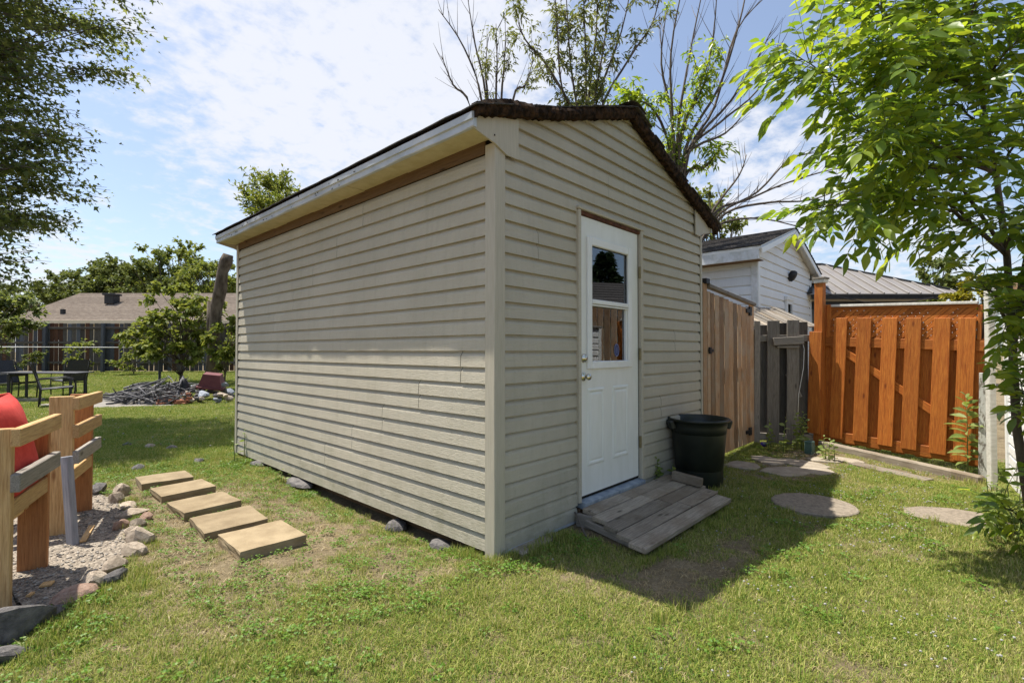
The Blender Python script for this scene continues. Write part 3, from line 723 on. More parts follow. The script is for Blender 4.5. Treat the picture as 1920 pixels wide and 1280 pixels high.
# light slats dropped on the gravel
for (a, b, w, lb) in (((172, 990), (155, 1020), .035, 'pale wood slat lying on the shaded gravel'), ((92, 1100), (84, 1108), .05, 'small square pale wood chip on the gravel'), ((62, 1120), (52, 1127), .02, 'thin pale splinter on the gravel near the slate rock')):
    A = GP(*a); B = GP(*b); o = span('wood_scrap', M['pine'], (A.x, A.y, gz(A.x, A.y) + .018), (B.x, B.y, gz(B.x, B.y) + .018), .012, w, None, .002); tag(o, lb, 'wood scrap')

# ------------------------------------------------------------------ two home-made chairs of studs
CDIR = Vector((.30, .954, 0)).normalized()
def stud_chair(base, label, near):
    ang = math.atan2(CDIR.y, CDIR.x)
    r = root('stud_chair', (base.x, base.y, gz(base.x, base.y)), label, 'chair', (0, 0, ang))
    # local: x along the back (away from camera), y to the left (seat side); rails on the outside at y=-.02
    L = .63
    if near:
        rails = [(.842, 'pine'), (.62, 'grey_stud')]; lh = .885
        legs = [(.035, 'pine', .885, .10), (L - .04, 'redwood', .80, .13)]
    else:
        rails = [(.90, 'pine'), (.71, 'pine'), (.53, 'grey_stud')]; lh = .95
        legs = [(.03, 'pine', .955, .13), (L - .05, 'redwood', .93, .14)]
    for x, m, h, w in legs:
        box('leg', M[m], (.038, w, h), (x, w / 2, h / 2), parent=r)
        box('leg', M[m], (.038, .09, .48), (x, .60, .24), parent=r)
        box('side_rail', M['pine'], (.036, .56, .075), (x + (.037 if x < .3 else -.037), .36, .40), parent=r)
    for z, m in rails:
        ext = (-.01, L + .01) if near else (-.0, L + .03)
        box('back_rail', M[m], (ext[1] - ext[0], .038, .088), ((ext[0] + ext[1]) / 2, -.0195, z), (0, rnd.uniform(-.01, .01), rnd.uniform(-.015, .015)), r)
    box('seat_rail', M['pine'], (L - .09, .038, .088), (L / 2, .021, .485 if near else .40), parent=r)
    if near: box('lower_rail', M['pine'], (L - .2, .032, .04), (L / 2 - .02, .10, .375), parent=r)
    for k in range(5): box('seat_slat', M['pine'], (L - .16, .075, .02), (L / 2, .10 + k * .10, .455), parent=r, bev=.003)
    box('arm_board', M['pine'], (.09, .56, .03), (L - .05, .38, .63), parent=r)
    box('arm_board', M['pine'], (.09, .56, .03), (.03, .40, .63), parent=r)
    return r
c1 = stud_chair(Vector((-2.02, 1.287, 0)), 'near stud-lumber chair with red cushion and one grey back rail', True)
c2 = stud_chair(Vector((-1.685, 2.45, 0)), 'farther stud-lumber chair with three back rails beside the gravel', False)
o = span('leaning_board', M['paint_stud'], (-1.70, 2.20, gz(-1.7, 2.2)), (-1.73, 2.28, .57), .075, .038); tag(o, 'grey-blue painted board leaning upright between the two stud chairs', 'board')
# cushion: pillow shape
def cushion(name, size, loc, rot, label):
    V = []; Fc = []; n = 15; sx, sy, sz = size
    for side in (1, -1):
        for i in range(n):
            for j in range(n):
                u = 2 * i / (n - 1) - 1; v = 2 * j / (n - 1) - 1
                h = (max(0, (1 - u ** 4) * (1 - v ** 4))) ** .62
                w = 1 - .05 * (1 - abs(u)) - .05 * (1 - abs(v)) if max(abs(u), abs(v)) > .99 else 1
                V.append((u * sx / 2 * w, v * sz / 2 * w, side * sy / 2 * h + .006 * math.sin(5 * u + 3 * v)))
    for s in range(2):
        for i in range(n - 1):
            for j in range(n - 1):
                a = s * n * n + i * n + j; q = (a, a + n, a + n + 1, a + 1); Fc.append(q if s == 0 else q[::-1])
    o = obj(name, pymesh(name, V, Fc, M['cushion'], True), None, loc, rot)
    edge = [(math.copysign(min(abs(1.42 * math.cos(t)), 1), math.cos(t)) * sx / 2, math.copysign(min(abs(1.42 * math.sin(t)), 1), math.sin(t)) * sz / 2, 0) for t in [k * math.pi / 24 for k in range(49)]]
    tubeobj('piping', M['cushion'], [(edge, .006)], o, 5)
    return tag(o, label, 'cushion')
ca = math.atan2(CDIR.y, CDIR.x); nl = Vector((-CDIR.y, CDIR.x, 0)); cc = c1.location + CDIR * .30 + nl * .13
cushion('back_cushion', (.58, .20, .58), (cc.x, cc.y, .74), (math.radians(80), 0, ca), 'plump red canvas cushion standing in the near stud chair')
cc = c1.location + CDIR * .32 + nl * .36
cushion('seat_cushion', (.5, .13, .48), (cc.x, cc.y, .54), (0, 0, ca), 'red canvas seat cushion lying flat in the near stud chair')

# ------------------------------------------------------------------ tan board gate right of the shed
GY_ = .07
gate = root('board_gate', (3.4, GY_, 0), 'tall tan board gate with black hinges, right of the shed', 'gate')
ex = [1316.5, 1325, 1331.5, 1338.5, 1347.5, 1357, 1366, 1374.3, 1382, 1389, 1397.8, 1405.5, 1413.5]
xs = [PY(e, 650, GY_).x for e in ex]
for i in range(len(xs) - 1):
    a, b = xs[i], xs[i + 1]; top = 2.02 - .0 * i if i == 0 else 1.955 - .012 * i + rnd.uniform(-.008, .004)
    if i == len(xs) - 2: top = 1.93
    box('gate_board', M['gate_wood'], (b - a - .02, .02, top - .045), ((a + b) / 2 - 3.4, rnd.uniform(-.004, .004), (top + .045) / 2), (0, rnd.uniform(-.004, .004), 0), gate, .003)
for z in (.3, 1.05, 1.75): box('gate_rail', M['gate_wood'], (xs[-1] - xs[0], .035, .085), ((xs[0] + xs[-1]) / 2 - 3.4, .032, z), parent=gate)
span('cap_board', M['grey_wood'], (xs[1] - 3.4, -.01, 2.0), (xs[-1] - 3.42, -.01, 1.895), .04, .07, gate)
box('post_cap', M['black_iron'], (.1, .08, .06), (xs[1] - 3.44, 0, 2.045), parent=gate)
def px_gate(x, y): p = PY(x, y, GY_ - .02); return (p.x - 3.4, -.022, p.z)
for x, y, sx, sz in ((1333, 657, .12, .075), (1404, 583, .20, .12), (1404, 809, .20, .10)):
    p = px_gate(x, y); h = box('hinge' if x > 1350 else 'latch', M['black_iron'], (sx, .02, sz * .45), p, parent=gate, bev=.003)
    box('hinge_leaf', M['black_iron'], (sx * .4, .024, sz), (sx * (.25 if x > 1350 else -.2), 0, 0), parent=h, bev=.003)

# ------------------------------------------------------------------ grey picket piece between gate and orange fence
ga, gb = Vector((5.06, .04, 0)), Vector((5.42, -.62, 0)); gd = (gb - ga); gl = gd.length; gd.normalize(); gang = math.atan2(gd.y, gd.x); gn = Vector((gd.y, -gd.x, 0))
gf = root('grey_fence', ga, 'short weathered grey picket fence between the tan gate and orange fence', 'fence', (0, 0, gang))
def on_g(x, y, off=0): p = VP(x, y, ga + gn * off, gn); return (p - ga).dot(gd), p.z
for (x0, x1, yt, yb, m) in ((1413, 1424, 602, 838, 'grey_wood'), (1437, 1460, 601, 837, 'grey_wood'), (1474, 1497, 600, 837, 'grey_wood')):
    a, zt = on_g(x0, yt); b, _ = on_g(x1, yt)
    box('picket', M[m], (b - a, .022, zt - .02), ((a + b) / 2, -.0, (zt + .02) / 2), (0, .012, 0), gf)
for (x0, x1, yt) in ((1425, 1438, 609), (1460, 1475, 605), (1497, 1512, 603)):
    a, zt = on_g(x0, yt); b, _ = on_g(x1, yt)
    box('back_picket', M['old_fence'], (b - a + .06, .02, zt - .05), ((a + b) / 2, .06, (zt + .05) / 2), parent=gf)
for y0_, y1_ in ((628, 640), (812, 825)):
    _, z1_ = on_g(1440, y0_); _, z0_ = on_g(1440, y1_)
    box('rail', M['grey_wood'], (gl + .05, .036, z1_ - z0_), (gl / 2, .031, (z0_ + z1_) / 2), parent=gf)
a, z1_ = on_g(1448, 632); b, z0_ = on_g(1505, 646); box('nailed_block', M['grey_wood'], (b - a, .05, z1_ - z0_), ((a + b) / 2, -.04, (z0_ + z1_) / 2), (0, -.06, 0), gf)
box('nailed_block', M['grey_wood'], (b - a - .1, .03, .03), ((a + b) / 2, -.03, z0_ - .03), parent=gf)
a, z = on_g(1503, 640); tubeobj('wire', M['white'], [([(a, -.03, z), (a + .02, -.035, z - .1), (a + .01, -.03, z - .35), (a - .05, -.03, z - .7), (a - .06, -.02, z - 1.0)], .004)], gf, 4)
a0, z0_ = on_g(1478, 700); b0, z1_ = on_g(1500, 745); span('brace', M['grey_wood'], (a0, .012, z0_), (b0, .012, z1_), .07, .02, gf)
# low lean-to of bleached planks behind it
lt = root('lean_to', (5.3, -.1, 0), 'low lean-to roof of bleached grey planks behind the grey fence', 'lean-to')
for i in range(13):
    t_ = i / 12; p = ga + gd * (gl * 1.15 * t_ - .05) + Vector((.16, .09, 0))
    q = p + Vector((.62, .34, 0)) - gd * .38
    span('roof_plank', M['deck_wood' if i % 3 == 1 else 'grey_wood'], (p.x - 5.3, p.y + .1, 1.60 - .01 * t_), (q.x - 5.3, q.y + .1, 1.93 + .015 * math.sin(i)), .016, .075 + rnd.uniform(-.012, .01), lt, .003)
for q in ((.35, .35), (.75, -.15), (.9, .28)): box('prop', M['grey_wood'], (.06, .06, 1.58), (q[0], q[1], .79), parent=lt)

# ------------------------------------------------------------------ orange cedar fence
A = Vector((5.45, -.76, 0)); B = Vector((5.21, -2.16, 0)); dd = (B - A).normalized(); fn = Vector((dd.y, -dd.x, 0)); fang = math.atan2(dd.y, dd.x)
cf = root('cedar_fence', A, 'orange stained board fence with lattice top at the right', 'fence', (0, math.radians(2.6), fang))
CFM = cf.matrix_basis.copy() if False else Matrix.Translation(A) @ Euler((0, math.radians(2.6), fang)).to_matrix().to_4x4()
CFI = CFM.inverted()
def on_c(x, y, off=0.0):
    n_ = (CFM.to_3x3() @ Vector((0, 1, 0))); p = VP(x, y, A + n_ * off, n_); q = CFI @ p; return q.x, q.z
fb = [(1563.7, 1588.8), (1607.6, 1635), (1654.5, 1683.4), (1698.8, 1728.8), (1752, 1784), (1797.8, 1831.5)]
fbot = [822, 828, 836, 843, 852, 866]
FRX = []
for (a, b), yb in zip(fb, fbot):
    xa, zt = on_c(a, 596); xb, _ = on_c(b, 596); _, zb = on_c((a + b) / 2 - 4, yb)
    FRX.append((xa, xb)); box('fence_board', M['cedar'], (xb - xa, .02, zt - zb), ((xa + xb) / 2, 0, (zt + zb) / 2), (0, rnd.uniform(-.006, .006), 0), cf)
zt_ = on_c(1650, 634)[1]; zb_ = on_c(1650, 652)[1]; xl = on_c(1543, 640)[0]; xr = on_c(1851, 640)[0]
box('rail', M['cedar'], (xr - xl, .036, zt_ - zb_), ((xl + xr) / 2, .029, (zt_ + zb_) / 2), parent=cf)
zl1 = on_c(1650, 822)[1]; zl0 = on_c(1650, 842)[1]
box('rail', M['cedar'], (xr - xl, .036, zl1 - zl0), ((xl + xr) / 2, .029, (zl1 + zl0) / 2), parent=cf)
p0 = on_c(1562, 640, .03); p1 = on_c(1815, 815, .03)
span('brace', M['cedar'], (p0[0], .029, p0[1] - .03), (p1[0], .029, p1[1]), .085, .03, cf)
gaps = [(FRX[i][1], FRX[i + 1][0]) for i in range(5)]; gaps = [(xl, FRX[0][0] - .0)] + gaps + [(FRX[-1][1], xr)]
for a, b in gaps: 
    w = min(b - a + .05, .16); box('back_board', M['cedar'], (w, .02, zt_ - zl0 + .04), ((a + b) / 2, .058, (zt_ + zl0) / 2), parent=cf)
# lattice: two crossed layers of slats
lz0 = zt_ + .002; lz1 = on_c(1650, 575)[1]; lx0 = on_c(1557, 600)[0]; lx1 = on_c(1832, 600)[0]
H = lz1 - lz0
for layer, s, off in ((0, 1, .022), (1, -1, .030)):
    x = lx0 - H
    while x < lx1 + H:
        # line from (x, bottom) with slope s, clipped to the rectangle
        if s > 0: pts = [(x, 0), (x + H, H)]
        else: pts = [(x + H, 0), (x, H)]
        (xa, za), (xb, zb) = sorted(pts)
        if xa < lx0: za += (lx0 - xa) * (zb - za) / (xb - xa); xa = lx0
        if xb > lx1: zb -= (xb - lx1) * (zb - za) / (xb - xa); xb = lx1
        if xb - xa > .03: span('lattice_slat', M['cedar'], (xa, off, lz0 + za), (xb, off, lz0 + zb), .046, .007, cf, .0015)
        x += .074
box('cap_rail', M['offwhite'], (lx1 - lx0, .06, .03), ((lx0 + lx1) / 2, .02, lz1 + .025), parent=cf)
box('cap_rail', M['cedar'], (lx1 - lx0, .03, .035), ((lx0 + lx1) / 2, .028, lz1 - .009), parent=cf)
for a, b in ((1541, 1547.5), (1549, 1557), (1832.5, 1840.5), (1844, 1852)):
    xa = on_c(a, 600)[0]; xb = on_c(b, 600)[0]; zt2 = on_c((a + b) / 2, 571)[1]
    zlow = .05 if b > 1850 or a < 1545 else zt_ + .002
    box('fence_post', M['cedar'], (xb - xa, .04, zt2 - zlow), ((xa + xb) / 2, .03 if zlow > .1 else .075, (zt2 + zlow) / 2), parent=cf)
# sleeper under it
s0 = GP(1533, 840); s1 = GP(1842, 900)
o = span('sleeper_beam', M['deck_wood'], (s0.x + .05, s0.y - .02, .02), (s1.x + .08, s1.y, -.05), .15, .10, None, .012); tag(o, 'long weathered ground beam under the orange fence', 'beam')
s0 = GP(1600, 868); s1 = GP(1742, 897)
o = span('ground_plank', M['deck_wood'], (s0.x, s0.y, gz(s0.x, s0.y) + .012), (s1.x, s1.y, gz(s1.x, s1.y) + .012), .02, .17, None, .004); tag(o, 'flat bleached plank on the soil before the orange fence', 'plank')
# tall capped post with its sister board
tp = root('tall_post', (5.40, -.63, 0), 'tall orange post with flat dark cap between grey and orange fence', 'post', (0, 0, fang))
zc = 1.27 + (657 - 527) / FPX * 6.4
box('post_shaft', M['cedar'], (.10, .10, zc - .02), (0, .03, zc / 2), (0, .018, 0), tp)
box('post_neck', M['offwhite'], (.125, .125, .05), (.03, .03, zc + .015), parent=tp); box('post_cap', M['grey_wood'], (.15, .15, .025), (.03, .03, zc + .052), parent=tp)
box('sister_board', M['cedar'], (.15, .03, 1.34), (-.03, -.045, .85), (0, .03, 0), tp)
o = box('utility_box', M['greenbox'], (.09, .09, .16), (4.87, -.63, gz(4.87, -.63) + .075), (0, 0, fang), None, .008); tag(o, 'small green metal box on the ground at the foot of the tall post', 'utility box')
# peeling board and pale pole at the right end
pb = VP(1846, 690, B, fn); o = box('peeling_board', M['lichen'], (.09, .03, 1.08), (4.93, -2.20, .50), (0, .02, fang), None); tag(o, 'peeling grey painted board at the right end of the orange fence', 'board')
pl = GP(1861, 922, -.05); pr_ = root('pale_pole', (pl.x, pl.y, -.06), 'pale weathered square pole before the white sided wall', 'pole')
box('pole_shaft', M['offwhite'], (.065, .05, 1.92), (0, 0, .96), (0, .0, -.75), pr_, .006); box('pole_foot', M['flag'], (.14, .12, .06), (0, 0, .0), parent=pr_)

# ------------------------------------------------------------------ white sided low wall on the right
wc = Vector((4.90, -2.36, 0)); wd = Vector((-math.cos(math.radians(4.3)), -math.sin(math.radians(4.3)), 0)); wl = 3.0
wang = math.atan2(wd.y, wd.x)
wr = root('sided_wall', wc, 'low white vinyl sided wall behind the leafy tree at right', 'wall', (0, 0, wang))
# local x runs towards the camera, its lit face is local -Y (world +Y)
box('wall_core', M['white'], (wl, .16, 1.66), (wl / 2, .115, .80), parent=wr)
for k in range(8):
    siding_panel('siding_panel', -.05 + k * .206, 2, K(.05), K(wl - .05), wr, 0, mat=M['white_siding'], course=.103, uoff=.004)
for x in (.02, wl - .02): box('corner_trim', M['white'], (.06, .25, 1.68), (x, .11, .80), parent=wr)
box('cap_board', M['grey_stud'], (wl + .1, .26, .03), (wl / 2, .11, 1.66), parent=wr)

# ------------------------------------------------------------------ white neighbour shed
NX, NY = 6.65, .48
ws = root('white_shed', (NX, NY, 0), 'white boarded shed with steep shingle roof behind the tan gate', 'shed')
NW, NL, NE = 3.7, 4.2, 2.80; RX = 1.85; NS = .31; NO = .19
c9 = .158
box('wall_core', M['blue_siding'], (NW - .08, NL - .08, NE), (NW / 2, NL / 2 + .0, NE / 2), parent=ws)
for k in range(18):
    siding_panel('siding_board', k * c9, 1, K(-NL + .06), K(-.075), ws, -math.pi / 2, mat=M['blue_siding'], course=c9)
nr = lambda z: NE + .02 + NS * RX
for k in range(26):
    z0 = k * c9
    if z0 > NE + NO + NS * RX - .08: break
    a = lambda z: max(.075, RX - (NE + NO - .03 + NS * RX - z) / NS); b = lambda z: min(NW - .06, RX + (NE + NO - .03 + NS * RX - z) / NS)
    siding_panel('siding_board', z0, 1, a, b, ws, 0, mat=M['white_siding'], course=c9)
V = [(.05, .05, NE - .01), (NW - .05, .05, NE - .01), (RX, .05, NE + NO + NS * RX - .06), (.05, NL - .05, NE - .01), (NW - .05, NL - .05, NE - .01), (RX, NL - .05, NE + NO + NS * RX - .06)]
obj('gable_core', pymesh('g', V, [(0, 1, 2), (5, 4, 3), (0, 2, 5, 3), (1, 4, 5, 2)], M['white']), ws)
box('corner_board', M['white'], (.10, .02, NE + .02), (.05, -.004, NE / 2), parent=ws); box('corner_board', M['blue_siding'], (.02, .10, NE + .02), (-.004, .052, NE / 2), parent=ws)
box('corner_board', M['white'], (.08, .02, NE + .02), (NW - .04, -.004, NE / 2), parent=ws)
OV = .13; EO = .27
for s in (-1, 1):
    ehalf = RX + EO if s < 0 else NW - RX + EO
    x_e = RX + s * ehalf; z_e = NE + NO + NS * RX - NS * ehalf; zr = NE + NO + NS * RX
    V = [(RX, -OV, zr), (x_e, -OV, z_e), (x_e, NL + OV, z_e), (RX, NL + OV, zr)]; V += [(x, y, z + .05) for x, y, z in V]
    obj('roof_slope', pymesh('roof', V, [(0, 1, 2, 3), (4, 7, 6, 5), (0, 4, 5, 1), (1, 5, 6, 2), (2, 6, 7, 3), (3, 7, 4, 0)], M['white']), ws)
    nC = 17
    for c in range(nC):
        t1 = 1 - c / nC; t0 = max(0, t1 - 1 / nC - .012); V = []; Fc = []; ns = 40
        for i in range(ns + 1):
            y = -OV - .03 + (NL + 2 * OV + .06) * i / ns; j = rnd.uniform(-.006, .006)
            for t_, u in ((t0, .055), (t1 + j, .078), (t1 + j, .058)): V.append((RX + s * ehalf * t_ * 1.01, y, zr - NS * ehalf * t_ + u))
        for i in range(ns):
            for j in (0, 1): Fc.append((i * 3 + j, i * 3 + j + 1, i * 3 + j + 4, i * 3 + j + 3))
        Fc += [(0, 1, 2), tuple(ns * 3 + q for q in (2, 1, 0))]
        obj('shingle_course', pymesh('shingles', V, Fc, M['shingle']), ws)
    span('barge_board', M['white'], (RX, -OV - .014, zr - .03), (x_e, -OV - .014, z_e - .03), .10, .022, ws)
    box('eave_fascia', M['blue_siding'], (.022, NL + 2 * OV - .05, .20), (x_e - s * .014, NL / 2, z_e - .06), parent=ws)
    box('eave_soffit', M['brown_board'], (EO - .03, NL + 2 * OV - .06, .012), (x_e - s * EO / 2, NL / 2, z_e - .158), parent=ws)
    box('eave_return', M['offwhite'], (EO - .03, .03, .17), (x_e - s * EO / 2, -.02, z_e - .065), parent=ws)
p = PY(1477, 571, NY); wf = obj('window', boxmesh(.40, .05, .62, .006, M['white']), ws, (p.x - NX, -.015, p.z - .21)); 
box('pane', M['glass'], (.26, .01, .46), (0, -.024, -.02), parent=wf, bev=0); box('pane_back', M['dark'], (.27, .008, .47), (0, -.0215, -.02), parent=wf, bev=0)
box('window_head', M['white'], (.48, .06, .07), (0, -.012, .32), parent=wf); box('window_bar', M['white'], (.02, .014, .46), (.05, -.028, -.02), parent=wf)
p = PY(1480, 515, NY); V, Fc = lathe([(0, 0), (.07, 0), (.085, .05), (.08, .10), (.05, .12), (.0005, .125)], 12); obj('wall_lamp', pymesh('lamp', V, Fc, M['black_iron'], True), ws, (p.x - NX, -.0, p.z), (math.radians(120), 0, 0), (1, 1.3, 1))

# ------------------------------------------------------------------ gazebo with seamed metal roof
ea, eb = DP(1520, 556, 10.6), DP(1818, 545, 10.6); ez = (ea.z + eb.z) / 2
gzr = root('metal_roof_gazebo', ((ea.x + eb.x) / 2, (ea.y + eb.y) / 2, 0), 'dark gazebo with grey standing-seam hip roof behind the orange fence', 'gazebo', (0, 0, math.atan2((eb - ea).y, (eb - ea).x)))
gw = (Vector((eb.x, eb.y)) - Vector((ea.x, ea.y))).length; gdp = 3.2; gh = .90; rx0, rx1 = -gw * .20, -gw * .13
box('eave_beam', M['black_iron'], (gw - .1, .05, .10), (0, .05, ez - .06), parent=gzr); box('eave_beam', M['patio'], (gw - .5, .08, .16), (0, .3, ez - .22), parent=gzr)
box('eave_beam', M['patio'], (gw - .5, .08, .16), (0, gdp - .3, ez - .22), parent=gzr)
for x in (-gw / 2 + .25, gw / 2 - .25): box('eave_beam', M['patio'], (.08, gdp - .5, .16), (x, gdp / 2, ez - .221), parent=gzr)
for x in (-gw / 2 + .3, gw / 2 - .3):
    for y in (.3, gdp - .3): box('post', M['patio'], (.12, .12, ez - .14), (x, y, (ez - .14) / 2), parent=gzr)
gC = [(-gw / 2, 0), (gw / 2, 0), (gw / 2, gdp), (-gw / 2, gdp)]; gR = [(rx0, gdp / 2), (rx1, gdp / 2)]
def rpanel(poly):
    V = [(x, y, z) for x, y, z in poly]; n = len(V); V += [(x, y, z - .02) for x, y, z in poly]
    Fc = [tuple(range(n)), tuple(range(2 * n - 1, n - 1, -1))] + [(i, (i + 1) % n, n + (i + 1) % n, n + i) for i in range(n)]
    return obj('roof_panel', pymesh('panel', V, Fc, M['steel_roof']), gzr)
nP = 13
for i in range(nP):                                       # front slope in strips between seams
    def fr(u):                                            # line from the eave up to hip or ridge
        x = -gw / 2 + gw * u
        if x < rx0: t_ = (x + gw / 2) / (rx0 + gw / 2)
        elif x > rx1: t_ = (gw / 2 - x) / (gw / 2 - rx1)
        else: t_ = 1
        return (x, 0, ez), (x, gdp / 2 * t_, ez + gh * t_)
    a0, a1 = fr(i / nP); b0, b1 = fr((i + 1) / nP)
    poly = [a0, b0, b1] + ([(rx0, gdp / 2, ez + gh)] if a0[0] < rx0 < b0[0] else []) + ([(rx1, gdp / 2, ez + gh)] if a0[0] < rx1 < b0[0] and not a0[0] < rx0 < b0[0] else []) + ([a1] if i else [])
    rpanel(poly)
    if i: span('roof_seam', M['steel_roof'], (a0[0], -.02, ez + .012), (a1[0], a1[1] - .01, a1[2] + .012), .03, .022, gzr, .003)
rpanel([(gw / 2, 0, ez), (gw / 2, gdp, ez), (rx1, gdp / 2, ez + gh)]); rpanel([(gw / 2, gdp, ez), (-gw / 2, gdp, ez), (rx0, gdp / 2, ez + gh), (rx1, gdp / 2, ez + gh)]); rpanel([(-gw / 2, gdp, ez), (-gw / 2, 0, ez), (rx0, gdp / 2, ez + gh)])
for (a, b) in (((-gw / 2, 0, ez), (rx0, gdp / 2, ez + gh)), ((gw / 2, 0, ez), (rx1, gdp / 2, ez + gh)), ((rx0, gdp / 2, ez + gh), (rx1, gdp / 2, ez + gh))):
    span('hip_cap', M['patio'], (a[0], a[1], a[2] + .02), (b[0], b[1], b[2] + .02), .03, .07, gzr, .006)
# brown fence boards glimpsed behind the white wall, right of the pole
bf = root('brown_fence', (6.6, -3.0, 0), 'brown board fence behind the white sided wall at right', 'fence')
for i in range(9): box('fence_board', M['gate_wood'], (.02, .13, 2.2), (0, .5 - i * .16, 1.1), parent=bf)
box('rail', M['grey_wood'], (.04, 1.5, .09), (.032, -.1, 1.9), parent=bf); box('rail', M['grey_wood'], (.04, 1.5, .09), (.032, -.1, .5), parent=bf)
# sagging string from the tall post to the gazebo
a = Vector((5.43, -.64, 2.06)); b = Vector((6.4, -1.75, 1.97))
tag(tubeobj('string_line', M['black_iron'], [([a.lerp(b, k / 8) + Vector((0, 0, -.12 * math.sin(math.pi * k / 8))) for k in range(9)], .005)], None, 4), 'dark string sagging from the tall post behind the orange fence', 'string')

# ================================================================== FAR LEFT: back fence, house, yard things
f0 = DP(-60, 697, 20.6); f1 = DP(470, 697, 20.6); fz = .36
fd = (f1 - f0); fd.z = 0; flen = fd.length; fd.normalize(); bang = math.atan2(fd.y, fd.x)
bk = root('back_fence', (f0.x, f0.y, gz(f0.x, f0.y)), 'old dark board fence across the back of the yard', 'fence', (0, 0, bang))
x = 0; i = 0; cols = ['old_fence', 'bluewood', 'old_fence', 'bluewood', 'red_fence', 'bluewood', 'old_fence', 'old_fence', 'red_fence']
while x < flen:
    w = rnd.uniform(.15, .175); m = rnd.choice(cols)
    box('fence_board', M[m], (w, .022, 1.98 + rnd.uniform(-.03, .02)), (x + w / 2, 0, 1.06), (0, rnd.uniform(-.008, .008), 0), bk, .003); x += w + rnd.choice((.006, .012, .02, .032)); i += 1
for z in (.42, 1.25, 1.85): box('rail', M['old_fence'], (flen, .04, .09), (flen / 2, -.035 if z != 1.85 else -.034, z), parent=bk)
for k in range(6): box('fence_post', M['bluewood'], (.11, .11, 2.1), (.9 + k * 2.4, -.11, 1.0), parent=bk)
# clothes line
a = DP(-20, 650, 17); b = DP(300, 651.5, 17)
cl = root('clothes_line', (a.x, a.y, 0), 'thin white line strung low across the back fence', 'line')
tubeobj('line', M['white'], [([Vector((0, 0, a.z)), (Vector((b.x, b.y, b.z)) - Vector((a.x, a.y, 0)))], .013)], cl, 5)
box('line_post', M['bluewood'], (.07, .07, b.z), (b.x - a.x, b.y - a.y, b.z / 2 + .0), parent=cl)
box('line_post', M['bluewood'], (.07, .07, a.z), (0, 0, a.z / 2), parent=cl)
# neighbour house: long low roof
h0 = DP(20, 602, 31); h1 = DP(480, 607, 31); hd = h1 - h0; hd.z = 0; hl = hd.length; hd.normalize()
hs = root('neighbour_house', (h0.x, h0.y, .36), 'long low neighbour house with pale brown shingle roof beyond the back fence', 'house', (0, 0, math.atan2(hd.y, hd.x)))
EZ = h0.z - .36; RZ = 2.35
box('wall', M['cream'], (hl, .2, EZ), (hl / 2, .62, EZ / 2 - .02), parent=hs); box('wall', M['cream'], (hl, .2, EZ), (hl / 2, 10.2, EZ / 2 - .02), parent=hs)
for x in (.12, hl - .12): box('wall', M['cream'], (.2, 9.36, EZ), (x, 5.41, EZ / 2 - .021), parent=hs)
for x, w in ((1.2, 1.6), (5.0, 1.6), (8.6, 1.2), (12.0, 1.6)):
    wn = box('window', M['white'], (w, .08, 1.0), (x + w / 2, .505, EZ - .75), parent=hs); box('pane', M['dark'], (w - .14, .02, .84), (0, -.035, 0), parent=wn, bev=0)
for s in (0, 1):
    y0_, y1_ = (0, 5.4) if s == 0 else (10.8, 5.4); n = 30
    for c in range(n):
        t0 = c / n; t1 = (c + 1) / n + .006
        V = [(-.4, y0_ + (y1_ - y0_) * t0, EZ + RZ * t0 + .06), (hl + .4, y0_ + (y1_ - y0_) * t0, EZ + RZ * t0 + .06), (hl + .4, y0_ + (y1_ - y0_) * t1, EZ + RZ * t1 + .02), (-.4, y0_ + (y1_ - y0_) * t1, EZ + RZ * t1 + .02)]
        V += [(x, y, z - .05) for x, y, z in V]
        obj('shingle_course', pymesh('course', V, [(0, 1, 2, 3), (7, 6, 5, 4), (0, 4, 5, 1), (1, 5, 6, 2), (2, 6, 7, 3), (3, 7, 4, 0)], M['shingle_brown']), hs)
box('eave_fascia', M['cream'], (hl + .8, .06, .22), (hl / 2, .0, EZ - .07), parent=hs); box('eave_soffit', M['cream'], (hl + .8, .5, .03), (hl / 2, .28, EZ - .16), parent=hs)
HI = (Matrix.Translation(hs.location) @ Euler(hs.rotation_euler).to_matrix().to_4x4()).inverted()
for (px, py, dep, w, h, nm) in ((210, 574, 34.2, .60, .58, 'roof_vent'), (118, 590, 32.2, .2, .34, 'vent_pipe')):
    q = HI @ DP(px, py, dep); zs = EZ + RZ * q.y / 5.4
    v = box(nm, M['black_iron'], (w, w, h), (q.x, q.y, zs + h / 2), parent=hs)
    if w > .3: box('vent_cap', M['patio'], (w + .18, w + .18, .12), (0, 0, h / 2 + .06), parent=v)

